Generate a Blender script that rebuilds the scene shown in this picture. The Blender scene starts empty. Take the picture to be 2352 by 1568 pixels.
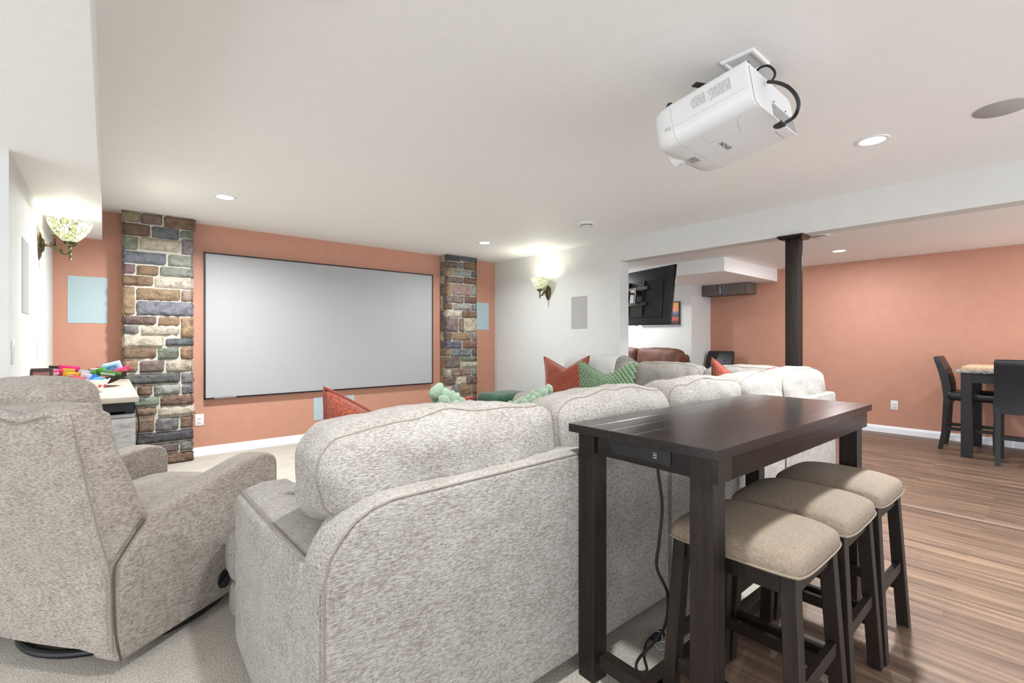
import bpy, bmesh, math, random
from mathutils import Vector, Matrix, noise
C = bpy.context.scene.collection
PI = math.pi
R = math.radians

# ------------------------------------------------------------------ camera, world, exposure
H = 1.22                     # lens height
scn = bpy.context.scene
cam_d = bpy.data.cameras.new('camera')
cam = bpy.data.objects.new('camera', cam_d); C.objects.link(cam)
cam.location = (0, 0, H)
cam.rotation_euler = (PI/2, 0, R(-40.55))
cam_d.sensor_width = 36
cam_d.lens = 36*1088/2352
cam_d.shift_y = -6/2352
cam_d.clip_start = 0.02
scn.camera = cam
scn.view_settings.view_transform = 'Standard'
scn.view_settings.look = 'None'
scn.view_settings.gamma = 1
scn.view_settings.use_curve_mapping = False
scn.view_settings.exposure = 0.97
world = bpy.data.worlds.new('world'); scn.world = world
world.use_nodes = True
wbg = world.node_tree.nodes['Background']
wbg.inputs[0].default_value = (0.92, 0.975, 1.05, 1)
wbg.inputs[1].default_value = 1.75

CEIL, CEIL2, HEAD = 2.42, 2.272, 2.15
CAN_W = 31
FAR_CAN_W = 16
SCONCE_W = 3.2

def area_light(name, loc, size, power, col=(.945, .985, 1.02), parent=None, spread=R(155)):
    d = bpy.data.lights.new(name, 'AREA'); d.shape = 'DISK'; d.size = size
    d.energy = power; d.color = col; d.spread = spread
    o = bpy.data.objects.new(name, d); C.objects.link(o)
    o.location = loc
    if parent: o.parent = parent
    return o

# ------------------------------------------------------------------ helpers
def tag(o, label=None, cat=None, group=None, kind=None):
    if label: o['label'] = label
    if cat: o['category'] = cat
    if group: o['group'] = group
    if kind: o['kind'] = kind
    return o

def thing(name, label, cat, loc=(0, 0, 0), rz=0, group=None):
    o = bpy.data.objects.new(name, None); C.objects.link(o)
    o.location = loc; o.rotation_euler = (0, 0, rz); o.empty_display_size = .1
    return tag(o, label, cat, group)

def obj(name, bm, m, parent=None, smooth=True, ang=35):
    me = bpy.data.meshes.new(name)
    bmesh.ops.recalc_face_normals(bm, faces=bm.faces)
    bm.to_mesh(me); bm.free()
    if m: me.materials.append(m)
    if smooth:
        for p in me.polygons: p.use_smooth = True
        me.set_sharp_from_angle(angle=R(ang))
    o = bpy.data.objects.new(name, me); C.objects.link(o)
    if parent: o.parent = parent
    return o

def struct(name, bm, m, smooth=False):
    return tag(obj(name, bm, m, None, smooth), kind='structure')

def dup(root, loc=None, rz=None, label=None, group=None):
    def cp(o, parent):
        c = o.copy(); C.objects.link(c)
        if parent: c.parent = parent
        for ch in list(o.children): cp(ch, c)
        return c
    r = cp(root, None)
    if loc is not None: r.location = loc
    if rz is not None: r.rotation_euler = (0, 0, rz)
    if label: r['label'] = label
    if group: r['group'] = group
    return r

def NB(): return bmesh.new()

def box(bm, a, b, bev=0, seg=2, M=None):
    x0, y0, z0 = a; x1, y1, z1 = b
    t = bmesh.new()
    bmesh.ops.create_cube(t, size=1)
    for v in t.verts:
        v.co = Vector(((x0+x1)/2+v.co.x*(x1-x0), (y0+y1)/2+v.co.y*(y1-y0), (z0+z1)/2+v.co.z*(z1-z0)))
    if bev: bmesh.ops.bevel(t, geom=t.edges[:], offset=bev, segments=seg, profile=.5, affect='EDGES')
    if M: bmesh.ops.transform(t, matrix=M, verts=t.verts)
    merge(bm, t)
    return bm

def merge(bm, t):
    me = bpy.data.meshes.new('tmp'); t.to_mesh(me); t.free()
    bm.from_mesh(me); bpy.data.meshes.remove(me)

def prism(bm, poly, axis, a0, a1, bev=0, seg=3, M=None):
    """poly in the two other axes, extruded along axis"""
    t = bmesh.new()
    def P(u, v, w):
        return {'x': (w, u, v), 'y': (u, w, v), 'z': (u, v, w)}[axis]
    vs = [t.verts.new(P(u, v, a0)) for u, v in poly]
    f = t.faces.new(vs)
    r = bmesh.ops.extrude_face_region(t, geom=[f])
    d = Vector(P(0, 0, a1-a0))
    for g in r['geom']:
        if isinstance(g, bmesh.types.BMVert): g.co += d
    bmesh.ops.recalc_face_normals(t, faces=t.faces)
    if bev:
        es = [e for e in t.edges if len(e.link_faces) == 2 and e.calc_face_angle(0) > R(30)]
        bmesh.ops.bevel(t, geom=es, offset=bev, segments=seg, profile=.5, affect='EDGES')
    if M: bmesh.ops.transform(t, matrix=M, verts=t.verts)
    merge(bm, t)
    return bm

def tube(bm, pts, r, seg=8, closed=False, caps=True):
    pts = [Vector(p) for p in pts]; n = len(pts)
    rs = r if isinstance(r, (list, tuple)) else [r]*n
    rings = []; up = None
    for i, p in enumerate(pts):
        a = pts[(i-1) % n] if (closed or i > 0) else pts[i]
        b = pts[(i+1) % n] if (closed or i < n-1) else pts[i]
        d = (b-a).normalized()
        if up is None:
            up = Vector((0, 0, 1)) if abs(d.z) < .9 else Vector((1, 0, 0))
        s = d.cross(up).normalized(); up = s.cross(d).normalized()
        rings.append([bm.verts.new(p+(s*math.cos(2*PI*k/seg)+up*math.sin(2*PI*k/seg))*rs[i]) for k in range(seg)])
    m = n if closed else n-1
    for i in range(m):
        A, B = rings[i], rings[(i+1) % n]
        for k in range(seg):
            bm.faces.new((A[k], A[(k+1) % seg], B[(k+1) % seg], B[k]))
    if caps and not closed:
        bm.faces.new(rings[0]); bm.faces.new(rings[-1][::-1])
    return bm

def lathe(bm, prof, c=(0, 0, 0), seg=32, axis='z', fn=None):
    rings = []
    for r, z in prof:
        ring = []
        for k in range(seg):
            t = 2*PI*k/seg; rr, zz = (r, z) if fn is None else fn(r, z, t)
            q = (rr*math.cos(t), rr*math.sin(t), zz)
            if axis == 'x': q = (q[2], q[0], q[1])
            if axis == 'y': q = (q[0], q[2], q[1])
            ring.append(bm.verts.new((c[0]+q[0], c[1]+q[1], c[2]+q[2])))
        rings.append(ring)
    for A, B in zip(rings, rings[1:]):
        for k in range(seg):
            bm.faces.new((A[k], A[(k+1) % seg], B[(k+1) % seg], B[k]))
    if prof[0][0] > 1e-4 and fn is None: bm.faces.new(rings[0])
    if prof[-1][0] > 1e-4 and fn is None: bm.faces.new(rings[-1][::-1])
    bmesh.ops.remove_doubles(bm, verts=bm.verts, dist=1e-6)
    return bm

def catmull(P, k=8, closed=False):
    P = [Vector(p) for p in P]; n = len(P); out = []
    rng = range(n if closed else n-1)
    for i in rng:
        p0 = P[(i-1) % n] if (closed or i > 0) else P[0]
        p1 = P[i]; p2 = P[(i+1) % n]
        p3 = P[(i+2) % n] if (closed or i+2 < n) else P[-1]
        for j in range(k):
            t = j/k
            out.append(.5*((2*p1)+(-p0+p2)*t+(2*p0-5*p1+4*p2-p3)*t*t+(-p0+3*p1-3*p2+p3)*t**3))
    if not closed: out.append(P[-1])
    return out

def arc(cx, cy, r, a0, a1, n):
    return [(cx+r*math.cos(R(a0+(a1-a0)*i/n)), cy+r*math.sin(R(a0+(a1-a0)*i/n))) for i in range(n+1)]

def softbox(size, r, thick=1, bulge=.02, side=.0, nz=.006, seed=0, nseg=(22, 8, 16), sag=.0, lean=None):
    """upholstered cushion centred on 0; thick = index of the thin axis.  returns (deform function, bmesh)"""
    h = Vector(size)/2
    ax = [0, 1, 2]; ax.remove(thick); A, B = ax
    def deform(p):
        u = p[A]/h[A]; v = p[B]/h[B]; w = p[thick]/h[thick]
        q = Vector(p)
        k = max(0, 1-abs(u)**2.6)*max(0, 1-abs(v)**2.6)
        q[thick] += bulge*k*(1 if w > 0 else -1)*abs(w)
        q[A] += side*(1 if u > 0 else -1)*max(0, 1-v*v)*abs(u)**3
        q[B] += side*(1 if v > 0 else -1)*max(0, 1-u*u)*abs(v)**3
        s = Vector((p[0]*5+seed*7.3, p[1]*5+seed*3.1, p[2]*5))
        q += noise.noise_vector(s)*nz*2.2 + noise.noise_vector(s*2.3)*nz
        if sag: q[2] -= sag*(u*u)*(1 if v > 0 else 0)*abs(v)
        if lean: q = lean(q)
        return q
    bm = bmesh.new()
    bmesh.ops.create_cube(bm, size=2)
    # subdivide each axis
    for axis in range(3):
        es = [e for e in bm.edges if abs((e.verts[0].co-e.verts[1].co)[axis]) > 1e-4 and
              all(abs((e.verts[0].co-e.verts[1].co)[j]) < 1e-4 for j in range(3) if j != axis)]
        bmesh.ops.subdivide_edges(bm, edges=es, cuts=nseg[axis], use_grid_fill=True)
    for v in bm.verts:
        # concentrate cuts near the rim, then round
        c = Vector([math.copysign(abs(x)**.8, x)*hh for x, hh in zip(v.co, h)])
        inner = Vector([max(-hh+r, min(hh-r, x)) for x, hh in zip(c, h)])
        d = c-inner
        if d.length > 1e-9:
            m = max(abs(d.x), abs(d.y), abs(d.z))
            c = inner + d.normalized()*min(r, m) if m > 1e-9 else c
        v.co = deform(c)
    return deform, bm

def rim(size, thick, r, w, n=10):
    """perimeter loop of a cushion at thickness offset w (welt line)"""
    h = Vector(size)/2
    ax = [0, 1, 2]; ax.remove(thick); A, B = ax
    a, b = h[A], h[B]; pts = []
    loop = []
    def seg(p, q, m):
        for i in range(m): loop.append((p[0]+(q[0]-p[0])*i/m, p[1]+(q[1]-p[1])*i/m))
    seg((-a+r, -b), (a-r, -b), n*2); loop.extend(arc(a-r, -b+r, r, -90, 0, 5)[:-1])
    seg((a, -b+r), (a, b-r), n); loop.extend(arc(a-r, b-r, r, 0, 90, 5)[:-1])
    seg((a-r, b), (-a+r, b), n*2); loop.extend(arc(-a+r, b-r, r, 90, 180, 5)[:-1])
    seg((-a, b-r), (-a, -b+r), n); loop.extend(arc(-a+r, -b+r, r, 180, 270, 5)[:-1])
    for u, v in loop:
        p = [0, 0, 0]; p[A] = u; p[B] = v; p[thick] = w
        pts.append(Vector(p))
    return pts

# ------------------------------------------------------------------ materials
def lin(c):
    f = lambda x: x/12.92 if x <= .04045 else ((x+.055)/1.055)**2.4
    return tuple(f(x/255) for x in c)+(1,)

def mat(name, col, rough=.5, metal=0, spec=None, emit=None, estr=0, trans=0, coat=0):
    m = bpy.data.materials.new(name); m.use_nodes = True
    b = m.node_tree.nodes['Principled BSDF']
    b.inputs['Base Color'].default_value = lin(col)
    b.inputs['Roughness'].default_value = rough
    b.inputs['Metallic'].default_value = metal
    if spec is not None: b.inputs['Specular IOR Level'].default_value = spec
    if emit: b.inputs['Emission Color'].default_value = lin(emit); b.inputs['Emission Strength'].default_value = estr
    if trans: b.inputs['Transmission Weight'].default_value = trans
    if coat: b.inputs['Coat Weight'].default_value = coat
    return m

class NT:
    def __init__(s, m): s.m = m; s.t = m.node_tree; s.b = s.t.nodes['Principled BSDF']
    def n(s, typ, **kw):
        x = s.t.nodes.new(typ)
        for k, v in kw.items():
            if k.startswith('_'): setattr(x, k[1:], v)
            else: x.inputs[k.replace('__', ' ')].default_value = v
        return x
    def l(s, a, b): s.t.links.new(a, b)
    def coord(s, kind='Object', scale=(1, 1, 1), rot=(0, 0, 0)):
        c = s.n('ShaderNodeTexCoord'); mp = s.n('ShaderNodeMapping')
        mp.inputs['Scale'].default_value = scale; mp.inputs['Rotation'].default_value = rot
        s.l(c.outputs[kind], mp.inputs[0]); return mp.outputs[0]
    def noise(s, vec, scale=5, detail=2, rough=.5):
        x = s.n('ShaderNodeTexNoise', Scale=scale, Detail=detail, Roughness=rough); s.l(vec, x.inputs['Vector']); return x.outputs['Fac']
    def ramp(s, fac, stops):
        x = s.n('ShaderNodeValToRGB'); e = x.color_ramp.elements
        while len(e) < len(stops): e.new(.5)
        for i, (p, c) in enumerate(stops): e[i].position = p; e[i].color = lin(c) if len(c) == 3 else c
        s.l(fac, x.inputs[0]); return x.outputs[0]
    def mix(s, fac, a, b, mode='MIX'):
        x = s.n('ShaderNodeMix', _data_type='RGBA', _blend_type=mode)
        if hasattr(fac, 'links'): s.l(fac, x.inputs[0])
        else: x.inputs[0].default_value = fac
        for v, i in ((a, 6), (b, 7)):
            if hasattr(v, 'links'): s.l(v, x.inputs[i])
            else: x.inputs[i].default_value = lin(v)
        return x.outputs[2]
    def fmix(s, fac, a, b):
        x = s.n('ShaderNodeMix', _data_type='FLOAT')
        s.l(fac, x.inputs[0]); s.l(a, x.inputs[2]); s.l(b, x.inputs[3]); return x.outputs[0]
    def bump(s, h, strength=.3, dist=.01):
        x = s.n('ShaderNodeBump', Strength=strength, Distance=dist); s.l(h, x.inputs['Height']); s.l(x.outputs[0], s.b.inputs['Normal'])
    def color(s, c): s.l(c, s.b.inputs['Base Color'])
    def math(s, op, a, b=None):
        x = s.n('ShaderNodeMath', _operation=op)
        for v, i in ((a, 0), (b, 1)):
            if v is None: continue
            if hasattr(v, 'links'): s.l(v, x.inputs[i])
            else: x.inputs[i].default_value = v
        return x.outputs[0]

def plaster(name, col, strength=.25, scale=38, var=6):
    m = mat(name, col, .62); N = NT(m); v = N.coord()
    a = N.noise(v, scale, 3, .6); b = N.noise(v, scale*.28, 2)
    N.bump(N.math('ADD', a, b), strength, .004)
    d = tuple(max(0, c-var) for c in col)
    N.color(N.ramp(b, [(.3, d), (.7, col)]))
    return m

M_CEIL = plaster('ceiling_paint', (243, 242, 239), .22, 60, 2)
M_WALL = plaster('white_wall_paint', (211, 211, 207), .35, 34, 3)
M_ORANGE = plaster('terracotta_wall_paint', (190, 138, 116), .4, 34, 4)
M_TRIM = mat('trim_paint', (238, 239, 242), .35)

def fabric(name, c0, c1, c2, sx=70, sy=300, bstr=.5):
    m = mat(name, c0, .92, spec=.15); N = NT(m)
    c = N.n('ShaderNodeTexCoord')
    sep = N.n('ShaderNodeSeparateXYZ'); N.l(c.outputs['Normal'], sep.inputs[0])
    ab = N.math('ABSOLUTE', sep.outputs[0]); gt = N.math('GREATER_THAN', ab, .72)
    def br(scale):
        mp = N.n('ShaderNodeMapping'); mp.inputs['Scale'].default_value = scale; N.l(c.outputs['Object'], mp.inputs[0])
        return mp.outputs[0]
    n1 = N.noise(br((sx, sy, sy)), 1, 2, .5); n2 = N.noise(br((sy, sx, sy)), 1, 2, .5)
    f = N.fmix(gt, n1, n2)
    g = N.noise(br((9, 14, 14)), 1, 2)
    v1 = N.noise(br((520, 520, 46)), 1, 1); fine = N.noise(br((700, 700, 700)), 1, 1)
    t = N.math('ADD', N.math('MULTIPLY', f, .62), N.math('ADD', N.math('MULTIPLY', v1, .24), N.math('MULTIPLY', g, .14)))
    col = N.ramp(t, [(.34, c2), (.46, c1), (.54, c0), (.66, tuple(min(255, x+16) for x in c0))])
    N.color(col)
    N.bump(N.math('ADD', f, N.math('ADD', N.math('MULTIPLY', v1, .4), N.math('MULTIPLY', fine, .2))), bstr, .004)
    N.b.inputs['Sheen Weight'].default_value = .1
    return m

M_SOFA = fabric('cream_slub_chenille', (155, 150, 143), (139, 133, 125), (113, 105, 96))
M_CHAIR = fabric('oat_slub_chenille', (162, 153, 143), (145, 135, 125), (117, 106, 95), 60, 270)
M_WELT = mat('fabric_welt', (128, 119, 108), .9)
M_LINEN = mat('tan_linen', (186, 170, 150), .85); N = NT(M_LINEN)
_a = N.noise(N.coord(scale=(800, 60, 60)), 1, 2); _b = N.noise(N.coord(scale=(60, 800, 60)), 1, 2)
_s = N.math('ADD', N.math('MULTIPLY', _a, .5), N.math('MULTIPLY', _b, .5))
N.color(N.ramp(_s, [(.36, (112, 97, 81)), (.5, (129, 114, 97)), (.64, (142, 128, 111))])); N.bump(_s, .3, .002)
M_LINEN_WELT = mat('linen_welt', (132, 119, 102), .85)

M_ESP = mat('espresso_wood', (34, 26, 24), .2, spec=.4); N = NT(M_ESP)
_n = N.noise(N.coord(scale=(2.5, 60, 60)), 1, 4, .6); _k = N.noise(N.coord(scale=(8, 120, 160)), 1, 2)
N.color(N.ramp(_n, [(.3, (16, 12, 11)), (.55, (25, 19, 18)), (.75, (36, 26, 23))]))
N.bump(_k, .12, .002); N.b.inputs['Coat Weight'].default_value = .08; N.b.inputs['Coat Roughness'].default_value = .2
M_ESPL = mat('espresso_leg_wood', (42, 33, 30), .5, spec=.3); N = NT(M_ESPL)
_n = N.noise(N.coord(scale=(60, 60, 4)), 1, 4, .6); _k = N.noise(N.coord(scale=(70, 70, 240)), 1, 2)
N.color(N.ramp(_n, [(.3, (20, 14, 11)), (.6, (36, 27, 21))])); N.bump(_k, .18, .002)
M_BLACKWOOD = mat('black_wood', (22, 20, 20), .45)
M_BLEATH = mat('black_leather', (26, 27, 31), .4); N = NT(M_BLEATH); N.bump(N.noise(N.coord(), 90, 2), .15, .002)
M_BROWN = mat('brown_leather', (112, 68, 48), .6); N = NT(M_BROWN)
_n = N.noise(N.coord(), 7, 4, .6); N.color(N.ramp(_n, [(.3, (74, 42, 30)), (.55, (100, 60, 42)), (.8, (126, 82, 60))])); N.bump(_n, .35, .02)
M_BLACK = mat('black_plastic', (20, 20, 22), .45)
M_TVB = mat('television_back_plastic', (34, 35, 38), .5)
M_SHINE = mat('black_bezel', (14, 14, 16), .2)
M_METAL = mat('steel', (170, 170, 168), .3, 1)
M_DKMETAL = mat('dark_steel', (92, 84, 76), .4, 1)
M_WPLAST = mat('white_plastic', (226, 226, 224), .38)
M_PROJ = mat('projector_shell', (222, 222, 221), .4)
M_GREYP = mat('grey_plastic', (150, 148, 146), .5)
M_INK = mat('grey_ink', (92, 92, 94), .6)
M_INKL = mat('light_ink', (178, 178, 180), .6)
M_GRILLE = mat('speaker_grille', (168, 166, 163), .7); N = NT(M_GRILLE); N.bump(N.noise(N.coord(), 700, 1), .3, .001)
M_BLUEG = mat('pale_blue_grille', (172, 190, 194), .65); N = NT(M_BLUEG); _n = N.noise(N.coord(), 420, 1); N.bump(_n, .3, .001); N.color(N.ramp(_n, [(.35, (158, 178, 183)), (.6, (176, 194, 198))]))
M_SCREEN = mat('matte_screen', (164, 164, 165), .8)
M_BRONZE = mat('antique_bronze', (108, 98, 68), .38, .85); N = NT(M_BRONZE); _n = N.noise(N.coord(), 60, 3)
N.color(N.ramp(_n, [(.3, (52, 48, 36)), (.6, (128, 118, 84)), (.8, (160, 152, 118))])); N.bump(_n, .5, .003)
M_LED = mat('led_lens', (255, 252, 246), .5, emit=(255, 250, 240), estr=9)
M_CARPET = mat('beige_carpet', (178, 168, 156), .95, spec=.1); N = NT(M_CARPET)
_c = N.coord(); _n = N.noise(_c, 150, 3, .75); _g = N.noise(_c, 5, 3)
N.color(N.mix(.28, N.ramp(_n, [(.34, (140, 128, 112)), (.5, (196, 187, 173)), (.66, (230, 224, 214))]), N.ramp(_g, [(.35, (188, 178, 166)), (.65, (216, 210, 199))])))
N.bump(_n, .9, .01)

M_WOOD = mat('oak_plank_floor', (160, 120, 90), .46); N = NT(M_WOOD)
_c = N.coord(rot=(0, 0, PI/2))
br = N.n('ShaderNodeTexBrick', Scale=1.0); N.l(_c, br.inputs['Vector'])
br.inputs['Color1'].default_value = (0, 0, 0, 1); br.inputs['Color2'].default_value = (1, 1, 1, 1); br.inputs['Mortar'].default_value = (.5, .5, .5, 1)
br.inputs['Mortar Size'].default_value = .0012; br.inputs['Brick Width'].default_value = 1.22; br.inputs['Row Height'].default_value = .187
br.offset = .61; br.offset_frequency = 3; br.squash = .72; br.squash_frequency = 2
br2 = N.n('ShaderNodeTexBrick', Scale=1.0); N.l(_c, br2.inputs['Vector'])
br2.inputs['Color1'].default_value = (0, 0, 0, 1); br2.inputs['Color2'].default_value = (1, 1, 1, 1); br2.inputs['Mortar'].default_value = (.5, .5, .5, 1)
br2.inputs['Mortar Size'].default_value = 0; br2.inputs['Brick Width'].default_value = .83; br2.inputs['Row Height'].default_value = .0467; br2.offset = .43
_v = N.n('ShaderNodeVectorMath', _operation='MULTIPLY'); N.l(N.coord(), _v.inputs[0]); _v.inputs[1].default_value = (26, 1.7, 1)
_v2 = N.n('ShaderNodeVectorMath', _operation='ADD'); N.l(_v.outputs[0], _v2.inputs[0]); N.l(br2.outputs['Color'], _v2.inputs[1])
_g1 = N.noise(_v2.outputs[0], 1, 5, .62)
_t = N.math('ADD', N.math('MULTIPLY', _g1, .83), N.math('MULTIPLY', br2.outputs['Color'], .17))
_w = N.ramp(_t, [(.28, (68, 51, 41)), (.42, (97, 77, 62)), (.55, (118, 94, 76)), (.72, (142, 118, 96))])
_m = N.mix(N.math('MULTIPLY', br.outputs['Fac'], .6), _w, (66, 52, 43))
N.color(_m); N.bump(_g1, .06, .003)

M_STONE = mat('ledge_stone', (140, 130, 120), .85); N = NT(M_STONE)
at = N.n('ShaderNodeAttribute'); at.attribute_name = 'Col'
_c = N.coord(); _n = N.noise(_c, 16, 5, .65); _n2 = N.noise(_c, 70, 3, .6)
_d = N.mix(1, at.outputs['Color'], N.ramp(_n, [(.3, (170, 165, 160)), (.5, (225, 222, 220)), (.72, (255, 252, 248))]), 'MULTIPLY')
_e = N.mix(N.ramp(N.noise(_c, 9, 3), [(.55, (0, 0, 0)), (.75, (90, 90, 90))]), _d, (150, 122, 96))
N.color(_e); N.bump(N.math('ADD', _n, _n2), .9, .02)
M_MORTAR = mat('mortar', (186, 182, 168), .9); N = NT(M_MORTAR); _n = N.noise(N.coord(), 120, 3); N.bump(_n, .5, .004); N.color(N.ramp(_n, [(.3, (160, 155, 142)), (.7, (200, 197, 184))]))

def pile(name, c0, c1, scale=160, b=.6):
    m = mat(name, c0, .95, spec=.1); N = NT(m); n = N.noise(N.coord(), scale, 3, .6)
    N.color(N.ramp(n, [(.35, c1), (.62, c0)])); N.bump(n, b, .004)
    N.b.inputs['Sheen Weight'].default_value = .35; return m
M_RUST = pile('rust_chenille', (152, 82, 62), (112, 48, 36), 150)
M_RUSTWELT = pile('rust_welt', (140, 66, 50), (110, 48, 36))
M_SAGE = pile('sage_yarn', (126, 148, 116), (94, 118, 88), 220)
M_SAGE2 = pile('sage_fluffy_yarn', (150, 168, 145), (116, 138, 114), 220)
M_VELVET = pile('green_velvet', (52, 88, 62), (34, 64, 44), 30, .2)
M_THROW = pile('white_throw_fabric', (242, 241, 238), (230, 228, 224), 90)

# ------------------------------------------------------------------ structure
XL, XR, YF = -.366, 4.67, 5.877
XR2, XO, YS = 4.84, 7.72, 3.885
b = NB(); box(b, (-3, .94, -.08), (4.455, YF+.1, 0)); box(b, (4.455, 3.47, -.08), (XR2, YF+.1, 0))
struct('floor', b, M_CARPET)
b = NB(); box(b, (-3, -3, -.08), (4.455, .94, 0)); box(b, (4.455, -3, -.08), (XO+.1, 3.47, 0)); box(b, (XR2, 3.47, -.08), (XO+.1, 7, 0))
struct('floor.001', b, M_WOOD)
b = NB(); prism(b, [(4.435, 0), (4.443, .007), (4.475, .007), (4.483, 0)], 'y', -3, .94)
struct('trim_1', b, mat('floor_strip', (122, 100, 82), .6))
b = NB(); box(b, (4.420, -3, -.001), (4.435, .94, .0015)); struct('trim_2', b, mat('floor_gap', (62, 48, 38), .8))
b = NB(); box(b, (-.03, -3, CEIL), (XR+.01, YF+.1, CEIL+.1)); struct('ceiling', b, M_CEIL)
b = NB(); box(b, (XR2-.01, -3, CEIL2), (XO+.1, 7, CEIL2+.25)); struct('ceiling.001', b, M_CEIL)
b = NB(); box(b, (-3, -3, HEAD), (-.03, YF+.1, CEIL+.1), .006, 2); struct('ceiling.002', b, M_CEIL)
b = NB(); box(b, (-1, YF, 0), (XR+.1, YF+.15, CEIL)); struct('wall_front', b, M_ORANGE)
b = NB(); box(b, (-3, 3.38, 0), (XL, YF+.1, HEAD)); struct('wall_left', b, M_WALL)
b = NB()
box(b, (XR, 3.47, 0), (XR2, YF+.2, CEIL+.2)); box(b, (XR, -3, HEAD), (XR2, 3.47, CEIL+.2)); struct('wall_right', b, M_WALL)
b = NB(); box(b, (XO, -3, 0), (XO+.15, YS+.02, CEIL2)); struct('wall_far_right', b, M_ORANGE)
b = NB(); box(b, (7.1, YS, 0), (XO+.15, 7, CEIL2)); struct('wall_alcove', b, M_WALL)
b = NB(); box(b, (XR2, 7, 0), (XO, 7.15, CEIL2)); struct('wall_back_room', b, M_WALL)
b = NB(); box(b, (6.0, 2.84, 2.09), (XO, 7, CEIL2+.01)); struct('ceiling.003', b, M_CEIL)
# skirting
def base(name, x0, y0, x1, y1, nx, ny):
    b = NB(); L = math.hypot(x1-x0, y1-y0); ux, uy = (x1-x0)/L, (y1-y0)/L
    prof = [(0, 0), (.016, 0), (.016, .06), (.011, .075), (.007, .082), (.006, .09), (0, .09)]
    rows = []
    for (x, y) in ((x0, y0), (x1, y1)):
        rows.append([b.verts.new((x+nx*d, y+ny*d, z)) for d, z in prof])
    for i in range(len(prof)-1): b.faces.new((rows[0][i], rows[0][i+1], rows[1][i+1], rows[1][i]))
    b.faces.new(rows[0]); b.faces.new(rows[1][::-1])
    struct(name, b, M_TRIM)
base('baseboard_front', .665, YF, 3.64, YF, 0, -1)
base('baseboard_front.001', 4.18, YF, XR, YF, 0, -1)
base('baseboard_right', XR, YF, XR, 3.47, -1, 0)
base('baseboard_left', XL, YF, XL, 3.38, 1, 0)
base('baseboard_far_right', XO, YS, XO, -3, -1, 0)
base('baseboard_alcove', 7.1, 7, 7.1, YS, -1, 0)

# ------------------------------------------------------------------ stone pillars
SC = dict(tg=(168, 152, 116), pu=(134, 110, 106), br=(142, 108, 84), bl=(108, 114, 124), gr=(134, 144, 124), cr=(204, 192, 166),
          gp=(134, 128, 130), lg=(156, 164, 146), pb=(134, 104, 96), ta=(172, 136, 100), pk=(164, 130, 118), bg=(124, 128, 134),
          ga=(138, 138, 138), dg=(98, 100, 104), gc=(164, 164, 156))
LS = "0.106,0.241,2.316,2.418,tg;0.244,0.411,2.315,2.418,pu;0.421,0.679,2.304,2.418,br;0.108,0.315,2.188,2.306,br;0.328,0.544,2.191,2.302,bl;0.551,0.661,2.222,2.296,gr;0.112,0.225,2.054,2.182,gr;0.237,0.548,2.068,2.185,cr;0.562,0.661,2.057,2.213,gp;0.108,0.438,1.93,2.046,bl;0.455,0.653,1.931,2.045,lg;0.116,0.203,1.828,1.92,pb;0.214,0.377,1.824,1.917,br;0.39,0.661,1.826,1.92,gr;0.108,0.338,1.72,1.815,br;0.348,0.658,1.715,1.818,cr;0.112,0.2,1.442,1.71,ta;0.212,0.551,1.589,1.704,ta;0.559,0.658,1.589,1.703,pk;0.212,0.658,1.444,1.581,bg;0.118,0.363,1.354,1.435,pb;0.377,0.548,1.348,1.435,ta;0.555,0.664,1.23,1.435,ta;0.118,0.231,1.263,1.345,ga;0.246,0.546,1.256,1.34,cr;0.112,0.421,1.141,1.25,cr;0.434,0.661,1.15,1.223,dg;0.116,0.362,1.033,1.133,br;0.374,0.54,1.02,1.131,gr;0.555,0.656,1.019,1.14,ta;0.116,0.222,0.906,1.019,ta;0.237,0.425,0.899,1.011,pu;0.438,0.656,0.895,1.011,cr;0.118,0.551,0.79,0.886,dg;0.562,0.658,0.775,0.882,ga;0.118,0.206,0.69,0.78,br;0.216,0.334,0.68,0.779,br;0.345,0.552,0.672,0.777,gc;0.565,0.658,0.672,0.763,ga;0.118,0.385,0.578,0.667,gr;0.394,0.658,0.568,0.66,br;0.118,0.366,0.484,0.568,br;0.377,0.673,0.468,0.557,cr;0.118,0.348,0.33,0.47,br;0.358,0.54,0.33,0.455,ga;0.555,0.658,0.336,0.455,br;0.118,0.658,0.218,0.32,dg;0.118,0.54,0.112,0.208,pu;0.551,0.658,0.112,0.208,ga;0.118,0.661,0.004,0.102,br"
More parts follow.
